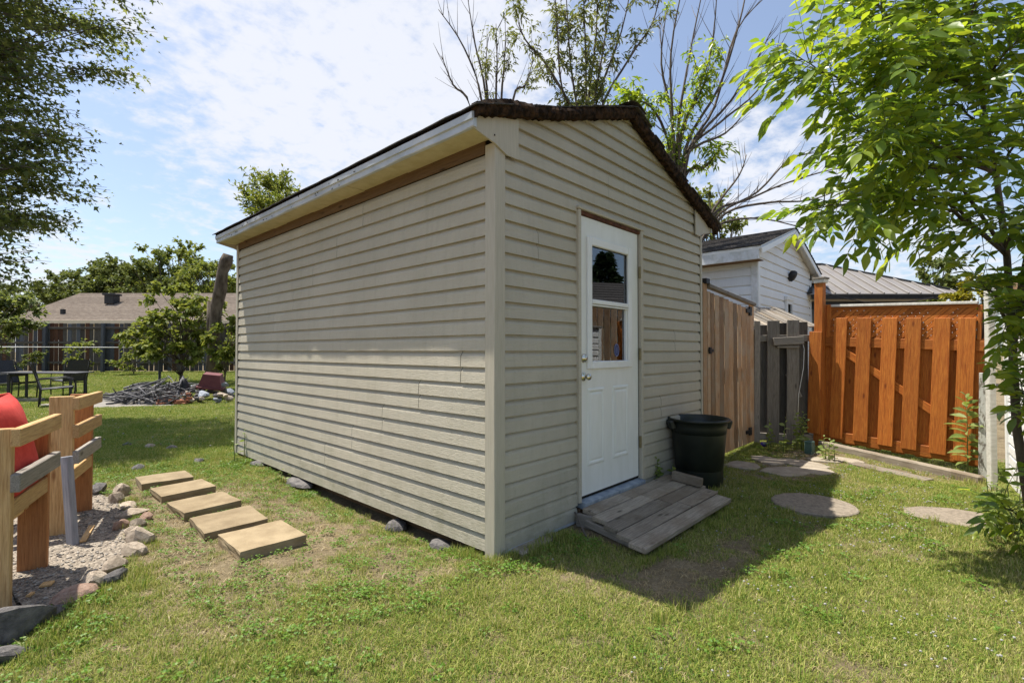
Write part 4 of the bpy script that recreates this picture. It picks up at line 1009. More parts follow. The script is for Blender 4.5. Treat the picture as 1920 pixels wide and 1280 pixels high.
# ------------------------------------------------------------------ patio table and sling chairs
tcx = GP(95, 748, .05); tt = root('patio_table', (tcx.x - .02, tcx.y + .4, gz(tcx.x, tcx.y)), 'dark rectangular patio table far back on the left', 'table', (0, 0, -.5))
box('table_top', M['sling'], (1.55, .95, .03), (0, 0, .715), (0, .02, 0), tt)
for sx in (-1, 1):
    for sy in (-1, 1): box('leg', M['patio'], (.05, .05, .70), (sx * .62, sy * .36, .35), parent=tt)
    box('apron', M['patio'], (.03, .70, .06), (sx * .62, 0, .66), parent=tt)
def sling_chair(loc, rz, label):
    r = root('sling_chair', (loc[0], loc[1], gz(loc[0], loc[1])), label, 'chair', (0, 0, rz), 'dark sling patio chairs')
    R = .016
    for s in (-1, 1):
        tubeobj('side_frame', M['patio'], [([(-.28, s * .27, 0), (-.26, s * .27, .40), (-.40, s * .27, .95), (-.44, s * .25, 1.0)], R), ([(.30, s * .29, 0), (.33, s * .29, .50), (.28, s * .29, .62), (.15, s * .29, .66), (-.30, s * .29, .63)], R), ([(-.26, s * .27, .40), (.30, s * .27, .44)], R)], r)
    tubeobj('cross_bar', M['patio'], [([(.28, -.28, .41), (.28, .28, .41)], R), ([(-.25, -.27, .37), (-.25, .27, .37)], R)], r)
    V = [(.28, -.25, .45), (.28, .25, .45), (-.0, .25, .425), (-.0, -.25, .425), (-.24, .25, .41), (-.24, -.25, .41), (-.34, .25, .70), (-.34, -.25, .70), (-.44, .23, 1.0), (-.44, -.23, 1.0)]
    V += [(x - .008, y, z - .012) for x, y, z in V]; Fc = []
    pair = [(0, 1), (3, 2), (5, 4), (7, 6), (9, 8)]
    for k in range(4):
        a, b = pair[k]; c, d = pair[k + 1]; Fc.append((a, b, d, c)); Fc.append((a + 10, c + 10, d + 10, b + 10)); Fc.append((a, c, c + 10, a + 10)); Fc.append((b, b + 10, d + 10, d))
    obj('sling', pymesh('sling', V, Fc, M['sling']), r); return r
p = GP(105, 757, .05); sling_chair((p.x, p.y), -.1, 'dark sling chair in front of the patio table')
p = GP(52, 748, .05); sling_chair((p.x - .2, p.y + .9), -1.0, 'dark sling chair behind the left end of the patio table')
p = GP(128, 742, .05); sling_chair((p.x + .1, p.y + .8), 1.9, 'dark sling chair at the right end of the patio table')
o = box('concrete_kerb', M['slab'], (1.3, .12, .12), (GP(22, 751, .05).x, GP(22, 751, .05).y, gz(-1.6, 14) + .03), (0, 0, -.6)); tag(o, 'pale concrete kerb left of the patio table', 'kerb')

# ------------------------------------------------------------------ brush pile with rubble
PC = GP(300, 750, .05)
def pp(px, py, dep): q = DP(px, py, dep); return q
polys = []
for i in range(230):
    u = rnd.random(); px = 212 + 135 * u; hmax = .55 * math.sin(min(1, u * 1.35 + .06) * math.pi * .55); dep = 12.2 + rnd.uniform(-.7, .9)
    b = DP(px, 700, dep); g_ = gz(b.x, b.y); z = g_ + .03 + hmax * rnd.random() * (1 - min(1, abs(dep - 12.3) / 1.2) * .7)
    d = (RT * rnd.uniform(.2, 1) + F0 * rnd.uniform(-.9, .9)).normalized(); L = rnd.uniform(.25, .8)
    d.z = rnd.uniform(-.35, .75); m_ = Vector((b.x, b.y, z))
    a = m_ - d * L / 2; a.z = max(a.z, g_ + .01); c = m_ + d * L / 2
    polys.append(([a, m_ + Vector((0, 0, rnd.uniform(-.02, .03))), c], [rnd.uniform(.012, .028)] * 2 + [.006]))
bp = tubeobj('brush_pile', M['deadstick'], polys, None, 5, False); tag(bp, 'heap of grey dead sticks on the back lawn', 'brush pile', kind='stuff')
k = 0
rub = []
for i in range(42):
    px = rnd.uniform(318, 440); t_ = (px - 318) / 122; dep = rnd.uniform(11.7, 13.2)
    b = DP(px, 700, dep); s = rnd.uniform(.16, .34); lay = rnd.random() * .38 * (1 - abs(dep - 12.5) / 1.2)
    if px < 350 and dep < 12: continue
    mt_ = rnd.choice(['stone_blue', 'stone_dark', 'stone', 'stone_dark'])
    rub.append((b.x, b.y, gz(b.x, b.y) + .06 + max(0, lay), s, mt_))
RM = {m_: [rockmesh(500 + j, m_, .7) for j in range(3)] for m_ in ('stone_blue', 'stone', 'stone_dark')}
cn = {'stone_blue': 'bluish grey', 'stone': 'tan', 'stone_dark': 'dark grey'}
for x, y, z, s, m_ in rub:
    o = obj('rubble_stone', rnd.choice(RM[m_]), None, (x, y, z), (rnd.uniform(-.5, .5), rnd.uniform(-.5, .5), rnd.uniform(0, 6)), (s, s * .8, s * .8))
    tag(o, '%s rubble stone heaped beside the stick pile' % cn[m_], 'stone', '%s rubble stones by the stick pile' % cn[m_])
for i in range(22):
    px = rnd.uniform(298, 352); dep = 11.7 + rnd.uniform(-.15, .35); b = DP(px, 700, dep); lay = rnd.randint(0, 3)
    o = box('broken_brick', M['brick'], (.20, .095, .06), (b.x, b.y, gz(b.x, b.y) + .035 + lay * .06), (rnd.uniform(-.1, .1), rnd.uniform(-.1, .1), rnd.uniform(-1.4, .2)), None, .006)
    tag(o, 'reddish brick lying in the low heap before the stick pile', 'brick', 'reddish bricks before the stick pile')
b = DP(397, 700, 12.6); mp = root('maroon_planter', (b.x, b.y, gz(b.x, b.y) + .32), 'maroon tapered planter upside down on the rubble heap', 'planter', (.15, .12, -.5))
V = [(-.27, -.22, 0), (.27, -.22, 0), (.27, .22, 0), (-.27, .22, 0), (-.19, -.15, .36), (.19, -.15, .36), (.19, .15, .36), (-.19, .15, .36)]
obj('planter_body', pymesh('planter', V, [(0, 3, 2, 1), (4, 5, 6, 7), (0, 1, 5, 4), (1, 2, 6, 5), (2, 3, 7, 6), (3, 0, 4, 7)], M['maroon']), mp)
for s in (-1, 1): box('planter_rim', M['maroon'], (.58, .03, .05), (0, s * .235, .025), parent=mp); box('planter_rim', M['maroon'], (.03, .44, .05), (s * .285, 0, .026), parent=mp)
b = DP(344, 700, 12.3); V, Fc = lathe([(.0, 0), (.17, 0), (.16, .08), (.15, .25), (.09, .38), (.05, .44), (.0005, .46)], 12); o = obj('black_sack', pymesh('sack', [(x * (1 + .12 * math.sin(7 * z * 9)), y, z) for x, y, z in V], Fc, M['black_iron'], True), None, (b.x, b.y, gz(b.x, b.y) + .14)); tag(o, 'black pointed sack standing on the rubble heap', 'sack')

# ================================================================== PLANTS
def leaves(P, T, L, Wd, seed=0, droop=.25, fold=.12, shape=4):
    """numpy leaves: P base (n,3), T direction (n,3), L length, Wd width -> verts, faces"""
    r_ = np.random.default_rng(seed); n = len(P); T = T / (np.linalg.norm(T, axis=1, keepdims=True) + 1e-9)
    up = np.tile([[0, 0, 1.]], (n, 1)) + r_.normal(0, .9 if shape == 9 else .6, (n, 3))
    S = np.cross(T, up); S /= (np.linalg.norm(S, axis=1, keepdims=True) + 1e-9); Nn = np.cross(S, T)
    L = np.broadcast_to(L, (n,))[:, None]; Wd = np.broadcast_to(Wd, (n,))[:, None]
    dn = np.array([[0, 0, -1.]]) * droop * L
    if shape == 4:
        v = np.stack([P, P + T * L * .42 + S * Wd * .5 + Nn * fold * Wd, P + T * L + dn, P + T * L * .42 - S * Wd * .5 + Nn * fold * Wd], 1)
        f = np.array([[0, 1, 2], [0, 2, 3]])
    elif shape == 6:
        def q(a, b, c=0): return P + T * L * a + S * Wd * b + Nn * Wd * c + dn * a * a
        v = np.stack([q(0, 0), q(.42, .62, .1), q(.5, .2), q(1, 0, -.08), q(.5, -.2), q(.42, -.62, .1)], 1)
        f = np.array([[0, 1, 2], [0, 2, 4], [2, 3, 4], [0, 4, 5]])
    else:
        def q(a, b, c=0): return P + T * L * a + S * Wd * b + Nn * Wd * c + dn * a * a
        v = np.stack([q(0, 0), q(.22, .36, fold), q(.52, .5, fold), q(.8, .26, fold), q(1, 0), q(.8, -.26, fold), q(.52, -.5, fold), q(.22, -.36, fold), q(.5, 0)], 1)
        f = np.array([[0, 1, 8], [1, 2, 8], [2, 3, 8], [3, 4, 8], [4, 5, 8], [5, 6, 8], [6, 7, 8], [7, 0, 8]])
    k = v.shape[1]; fc = (f[None] + (np.arange(n) * k)[:, None, None]).reshape(-1, 3)
    return v.reshape(-1, 3), fc
def bez(a, b, sag=0, n=5, wob=0):
    a = Vector(a); b = Vector(b); L = (b - a).length
    return [a.lerp(b, k / (n - 1)) + Vector((rnd.uniform(-wob, wob), rnd.uniform(-wob, wob), sag * L * math.sin(math.pi * k / (n - 1)) + rnd.uniform(-wob, wob))) for k in range(n)]
def crown_tree(name, label, base, blobs, nspray, twigs, lpt, lsize, leaf, trunk_r=.15, top=None, seed=1, cat='tree', outward=.8, droop=.25, group=None, limb_r=.03, flat=.5, spread=.45, tw_len=.8, shape=4, aspect=.75, stem=True):
    """tree: trunk + limbs to spray centres; every spray is a fan of twigs carrying leaves"""
    r_ = np.random.default_rng(seed); base = Vector(base)
    rt = root(name, base, label, cat, group=group)
    cs = []; wts = np.array([b[3] * b[4] * b[5] for b in blobs]); wts = wts / wts.sum()
    cen = np.array([np.average([b[i] for b in blobs], weights=wts) for i in range(3)])
    LP, LT, tw = [], [], []
    top = Vector(top) if top is not None else Vector((base.x + .1, base.y, cen[2] + .3))
    tr = bez(base + Vector((0, 0, -.05)), top, 0, 7, trunk_r * .35)
    limbs = [([p - base for p in tr], [trunk_r * (1 - .75 * k / 6) for k in range(7)])]
    for i in range(nspray):
        b = blobs[r_.choice(len(blobs), p=wts)]
        d = r_.normal(0, 1, 3); d /= np.linalg.norm(d); rad = r_.uniform(.35, 1) ** .5
        c = np.array(b[:3]) + d * rad * np.array(b[3:6])
        if c[2] < base.z + .15: c[2] = base.z + .15 + r_.uniform(0, .2)
        t_ = min(5, max(1, int(6 * (c[2] - base.z) / max(.1, top.z - base.z) * .6))); src = tr[t_]
        if stem: limbs.append(([p - base for p in bez(src, c, .05, 5, .03)], [limb_r * (1 - .8 * k / 4) for k in range(5)]))
        o = c - np.array([src.x, src.y, src.z + .2]); o /= (np.linalg.norm(o) + 1e-9); o[2] *= flat
        for k in range(twigs):
            td = o * outward + r_.normal(0, 1, 3) * spread * np.array([1, 1, .55]); td /= np.linalg.norm(td)
            Lw = tw_len * r_.uniform(.6, 1.2); s0 = c - td * Lw * .3
            if stem and k % 2 == 0: tw.append(([Vector(s0) - base, Vector(s0 + td * Lw * .6 + np.array([0, 0, .02])) - base, Vector(s0 + td * Lw) - base + Vector((0, 0, -.06 * Lw))], [limb_r * .25, limb_r * .18, limb_r * .08]))
            u = r_.uniform(.1, 1.02, lpt)
            pos = s0 + np.outer(u, td) * Lw + r_.normal(0, .05 * Lw, (lpt, 3)) - np.outer(u * u, [0, 0, .08 * Lw])
            di = td + r_.normal(0, .75, (lpt, 3)); LP.append(pos); LT.append(di)
    LP = np.concatenate(LP); LT = np.concatenate(LT); keep = LP[:, 2] > base.z + .02; LP = LP[keep]; LT = LT[keep]
    sz = lsize * r_.uniform(.7, 1.25, len(LP)); v, f = leaves(LP - np.array(base), LT, sz, sz * aspect, seed, droop, .15, shape)
    if stem:
        tubeobj('trunk', M['bark'], limbs, rt, 7)
        tubeobj('twigs', M['twig'], tw, rt, 3, False)['kind'] = 'stuff'
    obj('crown', npmesh('crown', v, f, leaf), rt)['kind'] = 'stuff'
    return rt
# big maple reaching in from the left
crown_tree('maple_tree', 'large dark maple whose branches hang in from the upper left', (-5.2, 10.6, 0), [(-3.9, 10.4, 8.0, 3.0, 2.2, 2.6), (-2.8, 10.0, 4.8, 1.7, 1.6, 2.0), (-2.1, 9.9, 8.0, 1.8, 1.6, 2.6), (-5.0, 10.8, 6, 2.4, 2.0, 3.4), (-2.9, 9.9, 3.6, 1.4, 1.3, 1.6), (-2.6, 9.7, 4.4, 1.5, 1.4, 1.6), (-3.1, 10.0, 2.9, 1.0, 1.2, 1.0)], 520, 8, 20, .085, M['maple'], .28, (-5.0, 10.5, 9.0), 3, outward=1.2, droop=.3, limb_r=.035, flat=.3, spread=.34, tw_len=1.25, aspect=.9, shape=6)
# bush and small tree before the back fence
b = DP(338, 697, 16.5); crown_tree('young_maple', 'young broad-leaved tree in front of the back fence', (b.x, b.y, gz(b.x, b.y)), [(*DP(340, 610, 16.5), 1.15, .9, .9), (*DP(265, 640, 16.3), .7, .6, .55), (*DP(320, 560, 16.5), .7, .6, .5), (*DP(375, 600, 16.6), .7, .7, .8), (*DP(330, 655, 16.3), 1.1, .8, .6)], 70, 7, 12, .15, M['treelight'], .06, None, 5, tw_len=.5, limb_r=.02)
b = DP(420, 697, 15); crown_tree('vine_shrub', 'leafy vine shrub round the pollarded trunk at the shed corner', (b.x, b.y, gz(b.x, b.y)), [(*DP(424, 640, 15), .45, .4, .85), (*DP(415, 675, 14.8), .5, .4, .4)], 26, 6, 12, .12, M['treelight'], .03, None, 6, 'shrub', tw_len=.35, limb_r=.012)
for i, (px, py, rx, rz_) in enumerate(((150, 665, .5, .5), (20, 665, .9, .6), (250, 675, .6, .35))):
    b = DP(px, 695, 19.3); q = DP(px, py, 19.3); crown_tree('fence_weed', ['thin leafy weed against the middle of the back fence', 'dark leafy weed at the left end of the back fence', 'pale leafy weed beside the young tree by the back fence'][i], (b.x, b.y, gz(b.x, b.y)), [(q.x, q.y, q.z, rx, .3, rz_)], 14, 5, 8, .11, M['treefar' if i == 1 else 'treelight'], .02, None, 60 + i, 'weed', tw_len=.4, limb_r=.01)
b = DP(15, 640, 15.5); crown_tree('dark_bush', 'dark bush low at the left edge above the back fence', (b.x - .6, b.y + .2, gz(b.x, b.y)), [(*DP(15, 585, 15.5), .85, .8, .75), (*DP(-40, 600, 15.5), .9, .8, 1.0)], 45, 7, 13, .13, M['maple'], .06, None, 8, 'bush', tw_len=.5, limb_r=.02)
# pollarded leaning trunk
tr = [DP(396, 697, 15.2), DP(401, 650, 15.2), DP(403, 610, 15.1), DP(406, 575, 15.1), DP(414, 540, 15.0), DP(417, 510, 15.0), DP(424, 490, 15.0), DP(428, 477, 15.0)]
tr[0].z = gz(tr[0].x, tr[0].y) - .05
pt = root('pollard_trunk', tr[0], 'leaning bare cut-off tree trunk behind the left corner of the shed', 'tree trunk')
tubeobj('trunk', M['bark'], [([p - tr[0] for p in tr], [.22, .16, .15, .17, .18, .15, .19, .14])], pt, 10)
s0 = DP(396, 640, 15.3); s1 = DP(398, 565, 15.3); tubeobj('cut_limb', M['bark'], [([s0 - tr[0], s0.lerp(s1, .5) - tr[0], s1 - tr[0]], [.13, .14, .14])], pt, 9)
# trees beyond the house
far = [((250, 545), 52, 4.2, 3.4, 'rounded green tree crown rising over the house roof ridge', 'treefar', 62), ((330, 525), 55, 4.5, 4.6, 'tallest pale green tree above the neighbour house', 'treelight', 70), ((150, 550), 56, 3.6, 2.3, 'low dark tree crown left above the neighbour house', 'treefar', 45), ((395, 545), 50, 3.0, 3.2, 'thin tree just left of the shed beyond the house', 'treelight', 40), ((55, 560), 60, 5, 1.6, 'distant low tree line crown at the left edge of the house', 'treefar', 40), ((300, 540), 50, 3.4, 3.0, 'middle dark tree crown over the house roof', 'treefar', 45), ((200, 540), 53, 3.4, 2.8, 'bushy tree crown above the roof vent', 'treefar', 45)]
for i, ((px, py), dep, rx, rz_, lb, m_, ns) in enumerate(far):
    c = DP(px, py, dep); crown_tree('far_tree', lb, (c.x, c.y, .2), [(c.x, c.y, c.z, rx, rx, rz_), (c.x + rx * .4, c.y - rx * .3, c.z - rz_ * .5, rx * .8, rx * .8, rz_ * .8)], ns * 2, 7, 16, .30, M[m_], .3, None, 20 + i, tw_len=1.3, limb_r=.07, group='trees beyond the neighbour house')
c = DP(512, 372, 16); crown_tree('tree_behind_roof', 'feathery green tree top peeping over the left eave of the shed', (c.x + .6, c.y + .6, .2), [(*DP(520, 385, 16), 1.0, 1.0, .75), (*DP(480, 400, 16), .7, .7, .5), (*DP(540, 420, 16), 1.2, 1.2, .9)], 46, 8, 14, .17, M['treelight'], .12, None, 31, tw_len=.8, flat=1.2, limb_r=.03, aspect=.35)
c = DP(1755, 515, 20); crown_tree('round_tree', 'rounded green tree right of the gazebo roof', (c.x, c.y, 0), [(c.x, c.y, c.z, .75, .75, .75), (c.x, c.y, c.z - .7, 1.0, 1.0, .7)], 40, 7, 12, .16, M['treefar'], .1, None, 32, tw_len=.5)
c = DP(1840, 552, 9.5); crown_tree('yellow_shrub', 'bright yellow-green shrub behind the right end of the orange fence', (c.x, c.y, 0), [(c.x, c.y, c.z - .1, .45, .5, .4)], 40, 6, 12, .07, M['yellowleaf'], .04, None, 33, 'shrub', tw_len=.25, limb_r=.01)
c = DP(1350, 430, 12.5); crown_tree('small_leaf_shrub', 'fine leaved shrub top between the shed and the white shed roof', (c.x, c.y, 0), [(*DP(1350, 425, 12.5), .55, .55, .45), (*DP(1310, 400, 12.5), .7, .6, .6)], 30, 6, 12, .10, M['treelight'], .05, None, 34, 'shrub', tw_len=.4)

# ---- the ash stems behind the shed: shoots traced as directions, set at the depth of the stems
def shoot_tree(name, label, bx, dep, shoots, seed, leafy, lsize=.095):
    r_ = random.Random(seed); b = DP(bx, 657, dep); b.z = gz(b.x, b.y); rt = root(name, b, label, 'tree'); limbs = []; twigs = []; LP = []; LT = []
    hub = DP(bx, 470, dep)
    limbs.append(([Vector((0, 0, -.05)), (hub - b) * .5 + Vector((.05, .03, 0)), hub - b], [.11, .09, .075]))
    for sh in shoots:
        pts, d1, lf = sh; P_ = [hub] + [DP(x, y, dep + d1 * (k + 1) / len(pts)) for k, (x, y) in enumerate(pts)]
        Q = []                                             # smooth the polyline
        for k in range(len(P_) - 1):
            for s in range(4):
                t_ = s / 4; p0 = P_[max(k - 1, 0)]; p1 = P_[k]; p2 = P_[k + 1]; p3 = P_[min(k + 2, len(P_) - 1)]
                Q.append(.5 * ((2 * p1) + (p2 - p0) * t_ + (2 * p0 - 5 * p1 + 4 * p2 - p3) * t_ ** 2 + (3 * p1 - p0 - 3 * p2 + p3) * t_ ** 3))
        Q.append(P_[-1]); n = len(Q); limbs.append(([q - b for q in Q], [.034 * (1 - .88 * k / (n - 1)) + .002 for k in range(n)]))
        for k in range(3, n - 1):
            for _ in range(2 if k % 2 else 1):
                t_ = (Q[k + 1] - Q[k]).normalized(); d = (t_ + Vector((r_.uniform(-1, 1), r_.uniform(-1, 1), r_.uniform(-.2, .8))) * .75).normalized(); L = r_.uniform(.25, .75)
                e = Q[k] + d * L + Vector((0, 0, .05)); twigs.append(([Q[k] - b, Q[k].lerp(e, .5) - b + Vector((0, 0, -.02)), e - b], [.007, .005, .002]))
                if r_.random() < lf:
                    for s in range(r_.randint(4, 9) if lf < .5 else r_.randint(7, 13)):
                        p = Q[k].lerp(e, r_.uniform(.25, 1.02)); ax = Vector((r_.uniform(-1, 1), r_.uniform(-1, 1), r_.uniform(-.7, .3))).normalized()
                        for g_ in range(5):
                            LP.append(p + ax * .05 * g_ * .8 - b); LT.append(ax * .6 + Vector((r_.uniform(-1, 1), r_.uniform(-1, 1), r_.uniform(-.6, .4))))
    tubeobj('trunk', M['bark'], limbs, rt, 6); tubeobj('twigs', M['twig'], twigs, rt, 3, False)['kind'] = 'stuff'
    if LP:
        LP = np.array([tuple(p) for p in LP]); LT = np.array([tuple(p) for p in LT]); sz = lsize * np.random.default_rng(seed).uniform(.7, 1.3, len(LP)); v, f = leaves(LP, LT, sz, sz * .38, seed, .3, .15)
        obj('crown', npmesh('crown', v, f, leafy), rt)['kind'] = 'stuff'
shoot_tree('ash_tree', 'sparse leafy ash tree rising behind the shed ridge', 1105, 9.2, [([(1100, 250), (1098, 100), (1092, -60)], 0, 1.0), ([(1108, 240), (1130, 100), (1150, -40)], .3, .95), ([(1090, 260), (1070, 120), (1060, -40)], -.3, .95), ([(1085, 250), (1030, 130), (985, 75), (968, 25)], -.2, .5), ([(1120, 230), (1180, 110), (1225, 40), (1240, -40)], .4, .5), ([(1110, 230), (1165, 60), (1190, -60)], .7, .7), ([(1100, 240), (1118, 60), (1120, -80)], .5, .95), ([(1095, 250), (1055, 170), (1045, 60), (1040, -30)], -.6, .85)], 41, M['ashpale'])
shoot_tree('dying_ash', 'nearly bare ash with fanned upright shoots behind the right roof slope', 1268, 8.3, [([(1270, 260), (1290, 120), (1320, -30)], 0, .12), ([(1275, 270), (1330, 110), (1345, -20)], .3, .08), ([(1262, 250), (1258, 100), (1285, -50)], -.3, .2), ([(1285, 280), (1350, 160), (1392, 20), (1398, -30)], .3, .03), ([(1290, 290), (1370, 190), (1420, 110), (1445, 60)], .2, .02), ([(1290, 290), (1340, 200), (1380, 60), (1440, -10)], .5, .02), ([(1280, 300), (1350, 230), (1420, 170), (1462, 85)], .4, .03), ([(1282, 300), (1360, 250), (1402, 205)], -.2, .05), ([(1255, 280), (1220, 200), (1180, 190)], -.3, 1.0), ([(1275, 260), (1310, 180), (1325, 150)], -.3, .9), ([(1285, 330), (1320, 315), (1340, 290)], .2, .6), ([(1262, 240), (1240, 120), (1250, 20)], .2, .25)], 42, M['ash'])
shoot_tree('bare_sapling', 'thin bare sapling shoots behind the front left roof corner', 930, 9.8, [([(905, 200), (870, 90), (822, 18)], 0, .02), ([(912, 190), (890, 80), (876, -10)], .3, .02), ([(885, 210), (850, 160), (828, 105)], -.2, .02), ([(930, 190), (932, 120), (930, 45)], .1, .45), ([(940, 190), (945, 130), (948, 60)], -.1, .3), ([(960, 195), (985, 160), (1000, 110)], .2, .3), ([(915, 190), (910, 140), (915, 70)], .3, .25)], 43, M['ashpale'], .075)
shoot_tree('drooping_dead_branch', 'dead tree sending bare horizontal branches over the white shed', 1300, 9.6, [([(1345, 395), (1400, 375), (1470, 345), (1560, 318), (1610, 316)], .6, .0), ([(1350, 400), (1420, 360), (1480, 300), (1540, 285)], .3, .0), ([(1350, 420), (1430, 410), (1530, 435)], .4, .0), ([(1360, 400), (1440, 380), (1520, 375), (1600, 345)], 0, .0), ([(1340, 390), (1385, 330), (1400, 290)], .3, .0)], 44, M['ashpale'])

# ---- near leafy tree on the right: compound leaves
def near_tree():
    r_ = random.Random(91); b = Vector((3.0, -2.42, gz(3.0, -2.42))); rt = root('leafy_tree', b, 'leafy green ash tree reaching in from the right edge', 'tree')
    st = [DP(1905, 985, 3.62), DP(1906, 800, 3.6), DP(1898, 640, 3.6), DP(1888, 480, 3.6), DP(1868, 330, 3.6), DP(1840, 180, 3.6), DP(1815, 40, 3.55), DP(1790, -120, 3.5)]; st[0] = b + Vector((0, 0, -.03))
    limbs = [([p - b for p in st], [.03, .027, .024, .021, .018, .014, .011, .008])]
    st2 = [st[2], DP(1930, 470, 3.3), DP(1950, 300, 3.2), DP(1960, 100, 3.1)]; limbs.append(([p - b for p in st2], [.03, .024, .018, .01]))
    main = [(4, [(1760, 260), (1650, 170), (1560, 140), (1505, 112)], -.25), (5, [(1720, 90), (1655, 20), (1600, -40)], -.1), (3, [(1790, 330), (1690, 300), (1610, 225)], -.3), (3, [(1790, 400), (1700, 370), (1610, 375), (1545, 385)], -.25), (2, [(1870, 560), (1840, 530)], -.1), (4, [(1800, 300), (1720, 250), (1660, 240)], -.45), (5, [(1750, 130), (1680, 110), (1640, 70)], -.4), (6, [(1740, 0), (1690, -40)], 0), (5, [(1870, 120), (1920, 60)], -.3), (4, [(1890, 290), (1935, 240)], -.3), (3, [(1800, 400), (1730, 350), (1680, 330)], .3), (3, [(1900, 420), (1935, 390)], -.4), (2, [(1905, 590), (1890, 600)], -.2), (1, [(1922, 760), (1915, 720)], -.15), (1, [(1925, 760), (1940, 700)], -.4), (0, [(1905, 965), (1880, 945)], -.3), (2, [(1920, 620), (1945, 560)], -.3), (6, [(1820, 30), (1850, -40)], -.2), (4, [(1850, 250), (1800, 200), (1740, 190)], .2), (5, [(1830, 90), (1760, 40)], .1)]
    br = []
    for si, pts, dd_ in main:
        P_ = [st[si]] + [DP(x, y, 3.45 + dd_ * (k + 1) / len(pts)) for k, (x, y) in enumerate(pts)]; Q = []
        for k in range(len(P_) - 1):
            for s in range(4): Q.append(P_[k].lerp(P_[k + 1], s / 4) + Vector((r_.uniform(-.006, .006), r_.uniform(-.006, .006), .015 * math.sin(k + s))))
        Q.append(P_[-1]); n = len(Q); limbs.append(([q - b for q in Q], [.014 * (1 - .8 * k / (n - 1)) for k in range(n)])); br.append(Q)
    br.append(st2[1:] + [st2[-1]]); br.append(st[3:])
    LP = []; LT = []; LS = []; stalks = []
    def compound(p, d, size):
        v_ = p + d.normalized() * size * 2 - CAM; dz_ = v_.dot(FW); X_ = 960 + FPX * v_.dot(RT) / dz_; Y_ = 640 - FPX * v_.dot(UPV) / dz_
        if (X_ < 1800 and Y_ > 470) or (X_ < 1868 and Y_ > 545 and Y_ < 905) or (Y_ > 600 and r_.random() < .45) or (X_ > 1700 and Y_ > 250 and r_.random() < .15) or (X_ < 1560 and Y_ > 300 and r_.random() < .5): return
        d = d.normalized(); nlf = r_.choice((5, 7, 7, 9)); L = size * nlf * .42; pts = [p]
        side = d.cross(Vector((0, 0, 1)));
        if side.length < .05: side = Vector((1, 0, 0))
        side.normalize()
        for k in range(1, 5): pts.append(p + d * (L * k / 4) + Vector((0, 0, -.10 * L * (k / 4) ** 2)))
        stalks.append(([q - b for q in pts], [.0022, .002, .0016, .0012, .001]))
        m_ = (nlf - 1) // 2
        for k in range(m_):
            t_ = .3 + .62 * k / max(1, m_ - 1) if m_ > 1 else .6; q = p + d * L * t_ + Vector((0, 0, -.10 * L * t_ * t_))
            for s in (-1, 1):
                LP.append(q - b); LT.append(d * .75 + side * s * .9 + Vector((0, 0, r_.uniform(-.35, .15)))); LS.append(size * r_.uniform(.8, 1.1))
        LP.append(pts[-1] - b); LT.append(d + Vector((0, 0, -.25))); LS.append(size * r_.uniform(.95, 1.2))
    for bi, Q in enumerate(br):
        n = len(Q)
        for k in range(2 if bi < len(br) - 2 else 0, n):
            q = Q[k]; t_ = (Q[min(k + 1, n - 1)] - Q[max(k - 1, 0)])
            t_ = t_.normalized() if t_.length > 1e-6 else Vector((0, 0, 1))
            for rep in range(4 if bi < len(br) - 2 else 3):
                d = (t_ * .7 + Vector((r_.uniform(-1, 1), r_.uniform(-1, 1), r_.uniform(-.8, .7))) * .9).normalized()
                e = q + d * r_.uniform(.02, .15); stalks.append(([q - b, e - b], [.004, .0025])); compound(e, d + Vector((0, 0, r_.uniform(-.5, .1))), r_.uniform(.075, .115))
                if r_.random() < .75: compound(q.lerp(e, .6), d + Vector((r_.uniform(-.9, .9), r_.uniform(-.9, .9), r_.uniform(-.4, .3))), r_.uniform(.07, .11))
        compound(Q[-1], t_, .09)
    tubeobj('trunk', M['bark'], limbs, rt, 8); tubeobj('leaf_stalks', M['stem'], stalks, rt, 4, False)['kind'] = 'stuff'
    LP = np.array([tuple(p) for p in LP]); LT = np.array([tuple(p) for p in LT]); LS = np.array(LS)
    v, f = leaves(LP, LT, LS, LS * .42, 91, .28, .12, 9); obj('leaves', npmesh('leaves', v, f, M['ash'], True), rt)['kind'] = 'stuff'
    print('near leaves', len(LP))
near_tree()
# tall weed in front of the orange fence, small weeds
def herb(name, label, base, h, n, L, w, seed, lean=(0, 0), mat='weedleaf', stems=1, cat='weed'):
    r_ = random.Random(seed); b = Vector(base); rt = root(name, b, label, cat); st = []; LP = []; LT = []; LS = []
    for s in range(stems):
        off = Vector((r_.uniform(-.1, .1), r_.uniform(-.1, .1), 0)) * (stems > 1); hh = h * (1 if s == 0 else r_.uniform(.5, .95)); ln = Vector((lean[0] + r_.uniform(-.1, .1) * (stems > 1), lean[1] + r_.uniform(-.1, .1) * (stems > 1), 0))
        pts = [off + Vector((0, 0, -.02)) + (ln * (k / 5) ** 1.5 + Vector((0, 0, 1)) * (k / 5)) * hh for k in range(6)]; st.append((pts, [.006 * (1 - .6 * k / 5) for k in range(6)]))
        for k in range(n):
            t_ = .15 + .85 * k / (n - 1); q = off + (ln * t_ ** 1.5 + Vector((0, 0, 1)) * t_) * hh; a = k * 2.4 + r_.uniform(-.3, .3)
            LP.append(tuple(q)); LT.append((math.cos(a), math.sin(a), .25 + .8 * t_ ** 4 + r_.uniform(-.15, .15))); LS.append(L * (1 - .45 * t_ ** 3) * r_.uniform(.75, 1.1))
    tubeobj('stem', M['stem'], st, rt, 5); LS = np.array(LS); v, f = leaves(np.array(LP), np.array(LT), LS, LS * w, seed, .3, .1, 9)
    obj('foliage', npmesh('foliage', v, f, M[mat], True), rt); return rt
